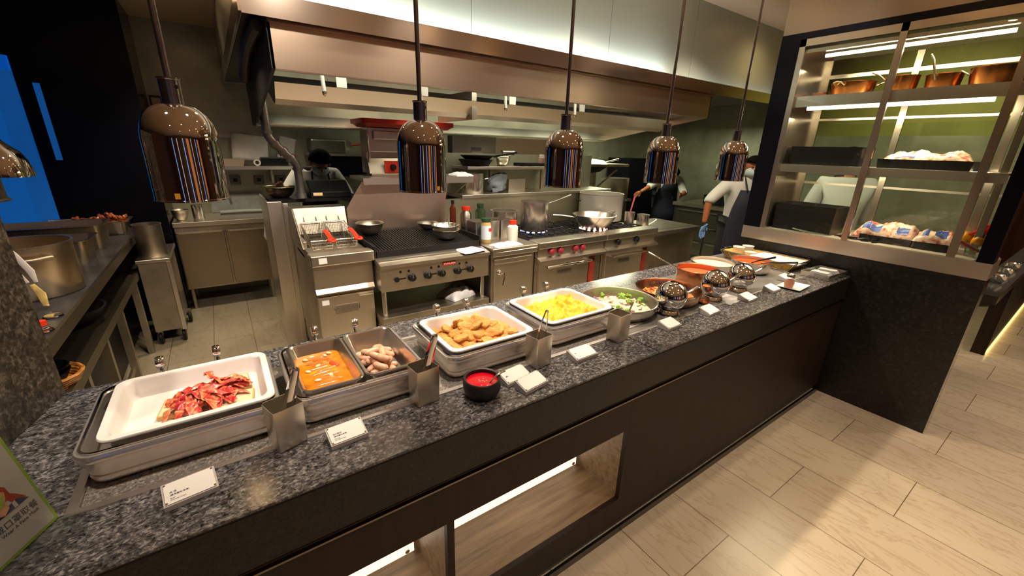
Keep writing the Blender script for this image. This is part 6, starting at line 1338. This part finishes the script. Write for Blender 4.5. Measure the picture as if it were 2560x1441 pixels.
# ================================================================ PEOPLE
SKIN = mat('skin', (0.42, 0.19, 0.10), 0.5, sss=0.1); SKIND = mat('skin_dark', (0.40, 0.13, 0.05), 0.5); JACK = mat('chef_jacket', (0.66, 0.67, 0.62), 0.85, bump=0.2, bscale=40); APR = mat('navy_apron', (0.012, 0.014, 0.026), 0.8); HAIRM = mat('black_hair', (0.005, 0.0045, 0.004), 0.9, bump=0.5, bscale=120); HAIRM.node_tree.nodes['Principled BSDF'].inputs['Specular IOR Level'].default_value = 0.1; MASKM = mat('face_mask', (0.55, 0.70, 0.72), 0.8); GLOVE = mat('blue_glove', (0.12, 0.24, 0.48), 0.5); TROUS = mat('dark_trousers', (0.015, 0.015, 0.018), 0.8)
def skin_mesh(chains, sub=2):
    # chains: list of lists of (point, radius); chains share vertices by position
    idx = {}; bm = bmesh.new(); lay = bm.verts.layers.skin.verify(); first = True
    for ch in chains:
        prev = None
        for p, r in ch:
            k = tuple(round(c, 4) for c in p)
            if k not in idx:
                v = bm.verts.new(p); idx[k] = v; v[lay].radius = (r if isinstance(r, tuple) else (r, r)); v[lay].use_root = first; first = False
            v = idx[k]
            if prev is not None and prev is not v and bm.edges.get((prev, v)) is None: bm.edges.new((prev, v))
            prev = v
    me = bpy.data.meshes.new('tmp'); bm.to_mesh(me); bm.free()
    o = bpy.data.objects.new('tmp', me); COL.objects.link(o)
    s = o.modifiers.new('skin', 'SKIN'); s.use_smooth_shade = True
    d = o.modifiers.new('sub', 'SUBSURF'); d.levels = sub; d.render_levels = sub
    dg = bpy.context.evaluated_depsgraph_get(); dg.update()
    out = bpy.data.meshes.new_from_object(o.evaluated_get(dg)); bpy.data.objects.remove(o)
    out.materials.clear(); return out
def put(name, me, mt, parent):
    me.materials.append(mt); o = bpy.data.objects.new(name, me); COL.objects.link(o); o.parent = parent; me.shade_smooth(); return o
def person(loc, rz, label, J, skin, hand_mt=None, mask=True, cap=False, apron=True):
    """J: joints in local coordinates (facing -y): pelvis, chest, neck, head, sL,sR,eL,eR,wL,wR, kL,kR,aL,aR"""
    t = thing('person', label, 'person', loc, rz)
    g = {k: Vector(v) for k, v in J.items() if isinstance(v, tuple)}
    pel, che, nec, hea = g['pelvis'], g['chest'], g['neck'], g['head']
    hd = (hea-nec).normalized(); fwd = Vector(J.get('face', (0, -1, 0))).normalized()
    mid = pel.lerp(che, 0.5)
    crown = hea+hd*0.075
    fing = []; hands = []
    def hand(w, e, s):
        d = (w-e).normalized(); side = d.cross(Vector((0, 1, 0))) if abs(d.y) < 0.9 else d.cross(Vector((0, 0, 1))); side.normalize(); pal = w+d*0.055
        ch = [[(w, 0.026), (pal, 0.036)]]
        for i, ln in enumerate((0.06, 0.075, 0.08, 0.07)):
            o = side*(0.026-0.0175*i); b = pal+o+d*0.03; m_ = b+d*ln*0.5+fwd*0.008; tip = b+d*ln+fwd*0.022
            ch.append([(pal, 0.036), (b, 0.0095), (m_, 0.0085), (tip, 0.0065)])
        ch.append([(w, 0.026), (w+d*0.03+side*0.036*s, 0.012), (w+d*0.075+side*0.05*s+fwd*0.01, 0.009)])
        return ch
    body = [[(pel, 0.10), (mid, 0.10), (che, 0.12), (nec, 0.058), (nec+hd*0.045, 0.056), (hea, (0.078, 0.092)), (crown, (0.066, 0.078))]]
    for s in 'LR':
        body.append([(che, 0.12), (g['s'+s], 0.062), (g['e'+s], 0.044), (g['w'+s], 0.027)])
        body.append([(pel, 0.10), (g['h'+s], 0.070), (g['k'+s], 0.050), (g['a'+s], 0.042), (g['a'+s]+Vector((0, -0.11, -0.04)), 0.040)])
    put('body', skin_mesh(body), skin, t)
    for s, sg in (('L', 1), ('R', -1)):
        h = skin_mesh(hand(g['w'+s], g['e'+s], sg), 2); put('glove' if hand_mt else 'hand', h, hand_mt or skin, t)
    # face: nose, ears, eyes
    up = hd; rt = fwd.cross(up).normalized()
    f = M(); f.ball(hea+fwd*0.094-up*0.005, (0.012, 0.016, 0.018), 10, 8)
    for s in (-1, 1): f.ball(hea+rt*s*0.080-up*0.005, (0.012, 0.02, 0.03), 10, 8)
    f.build('nose_and_ears', skin, t)
    e = M()
    for s in (-1, 1): e.ball(hea+fwd*0.082+rt*s*0.030+up*0.018, (0.012, 0.010, 0.007), 10, 8)
    e.build('eyes', BLACKP, t)
    R = Matrix((rt, -fwd, up)).transposed()
    hr = M().ball((0, 0, 0), (0.100, 0.112, 0.108), 22, 14)
    hr.v = [v for v in hr.v]
    hr.warp(lambda p: Vector((p.x, max(p.y, -0.085 if p.z > 0.045 else -0.02), max(p.z, -0.075 if p.y > 0 else 0.03))))
    hr.warp(lambda p: hea+up*0.028+R @ p); hr.build('hat' if cap else 'hair', HAIRM, t, smooth=60)
    if mask:
        mk = M().ball((0, 0, 0), (0.072, 0.058, 0.056), 18, 12); mk.warp(lambda p: hea+fwd*0.048-up*0.045+R @ p); mk.build('face_mask', MASKM, t, smooth=60)
        mk = M()
        for s in (-1, 1): mk.tube([hea+rt*s*0.065+fwd*0.05-up*0.03, hea+rt*s*0.088-up*0.0], 0.002, 5)
        mk.build('mask_loop', PAPER, t)
    # jacket
    jk = [[(pel-Vector((0, 0, 0.10)), (0.175, 0.15)), (pel, (0.17, 0.15)), (mid, (0.165, 0.145)), (che, (0.18, 0.155)), (nec-hd*0.02, 0.075)]]
    for s in 'LR': jk.append([(che, (0.18, 0.155)), (g['s'+s], 0.085), (g['e'+s], 0.064), (g['e'+s].lerp(g['w'+s], J.get('cuff', 0.35)), 0.056)])
    put('jacket', skin_mesh(jk), JACK, t)
    put('trousers', skin_mesh([[(pel-Vector((0, 0, 0.06)), 0.15), (g['h'+s], 0.11), (g['k'+s], 0.085), (g['a'+s], 0.07)] for s in 'LR']), TROUS, t)
    if apron:
        a = M(); n = 10; loops = []
        pts = [(che+Vector((0, 0, 0.02)), 0.10), (mid, 0.16), (pel, 0.19), (pel+Vector((0, -0.02, -0.25)), 0.21), (pel+Vector((0, -0.03, -0.48)), 0.22)]
        vs = []; fs = []
        rs = Vector((1, 0, 0)) if 'side' not in J else Vector(J['side'])
        fr = Vector((0, -1, 0)) if 'front' not in J else Vector(J['front'])
        for c, w_ in pts:
            for k in range(n+1):
                an = (k/n-0.5)*2.9; vs.append(c+rs*w_*sin(an)*1.02+fr*(0.10+0.09*cos(an)))
        for j in range(len(pts)-1):
            for k in range(n): q = j*(n+1)+k; fs.append((q, q+1, q+n+2, q+n+1))
        a.add(vs, fs); a.build('apron', APR, t, smooth=80, solid=0.006)
        st = M()
        for s in (-1, 1): st.tube([che+rs*s*0.075+fr*0.19+Vector((0, 0, 0.02)), nec+rs*s*0.07+fr*0.06, nec+rs*s*0.05-fr*0.06+Vector((0, 0, 0.015))], 0.008, 6)
        st.build('apron_strap', APR, t)
    return t
LEGS = dict(hL=(-0.10, 0.02, 0.86), hR=(0.10, 0.02, 0.86), kL=(-0.11, 0.0, 0.48), kR=(0.11, 0.0, 0.48), aL=(-0.11, 0.04, 0.085), aR=(0.11, 0.04, 0.085))
person((0.78, 4.48, 0), 0.0, 'person in white chef jacket and face mask bending over a bowl behind the fryer',
       dict(LEGS, pelvis=(0, 0.02, 0.93), chest=(0, -0.07, 1.27), neck=(0.01, -0.14, 1.405), head=(0.015, -0.225, 1.485), face=(0, -0.72, -0.69), sL=(-0.17, -0.08, 1.36), sR=(0.17, -0.08, 1.36), eL=(-0.30, -0.24, 1.20), eR=(0.25, -0.22, 1.15), wL=(-0.355, -0.44, 1.29), wR=(0.15, -0.36, 1.21), cuff=0.55), SKIN)
person((4.80, 2.40, 0), -0.5, 'person in white jacket and navy apron with a blue glove beside the black post',
       dict(LEGS, pelvis=(0, 0, 0.93), chest=(0, -0.01, 1.28), neck=(0.02, -0.02, 1.43), head=(0.03, -0.05, 1.53), face=(-0.3, -0.92, -0.15), sL=(-0.17, 0.0, 1.37), sR=(0.17, 0.0, 1.37), eL=(-0.385, -0.02, 1.17), eR=(0.25, 0.02, 1.12), wL=(-0.42, -0.06, 0.92), wR=(0.25, -0.12, 0.90), cuff=0.12), SKIND, GLOVE, cap=True)
person((6.55, 4.62, 0), -0.7, 'person in white jacket stooping over the rear cooking line behind a lamp',
       dict(LEGS, pelvis=(0, 0.05, 0.93), chest=(0, -0.14, 1.16), neck=(0, -0.24, 1.27), head=(0, -0.33, 1.33), face=(0, -0.7, -0.7), sL=(-0.17, -0.16, 1.22), sR=(0.17, -0.16, 1.22), eL=(-0.36, -0.30, 1.10), eR=(0.22, -0.36, 1.02), wL=(-0.52, -0.42, 1.02), wR=(0.12, -0.55, 1.0), cuff=0.1), SKIND)
person((4.68, 1.42, 0), 2.2, 'person in white jacket seen through the cabinet glass, head hidden by a shelf',
       dict(LEGS, pelvis=(0, 0, 0.97), chest=(0, -0.03, 1.33), neck=(0, -0.06, 1.50), head=(0, -0.09, 1.62), face=(0, -0.9, -0.4), sL=(-0.18, -0.03, 1.43), sR=(0.18, -0.03, 1.43), eL=(-0.24, -0.10, 1.12), eR=(0.24, -0.10, 1.12), wL=(-0.18, -0.28, 1.04), wR=(0.18, -0.28, 1.04), cuff=0.4), SKIN)
t = thing('knife', 'orange-handled knife lying on the drawer counter edge by the gloved arm', 'knife', (6.12, 2.62, 0.912), 0.2)
M().tube([(0, 0, 0.012), (-0.0, 0.20, 0.012)], 0.012, 8).build('handle', mat('orange_handle', (0.75, 0.16, 0.03), 0.4), t); M().box(-0.012, 0.012, 0.2, 0.42, 0.008, 0.011).build('blade', CHROME, t, smooth=0)
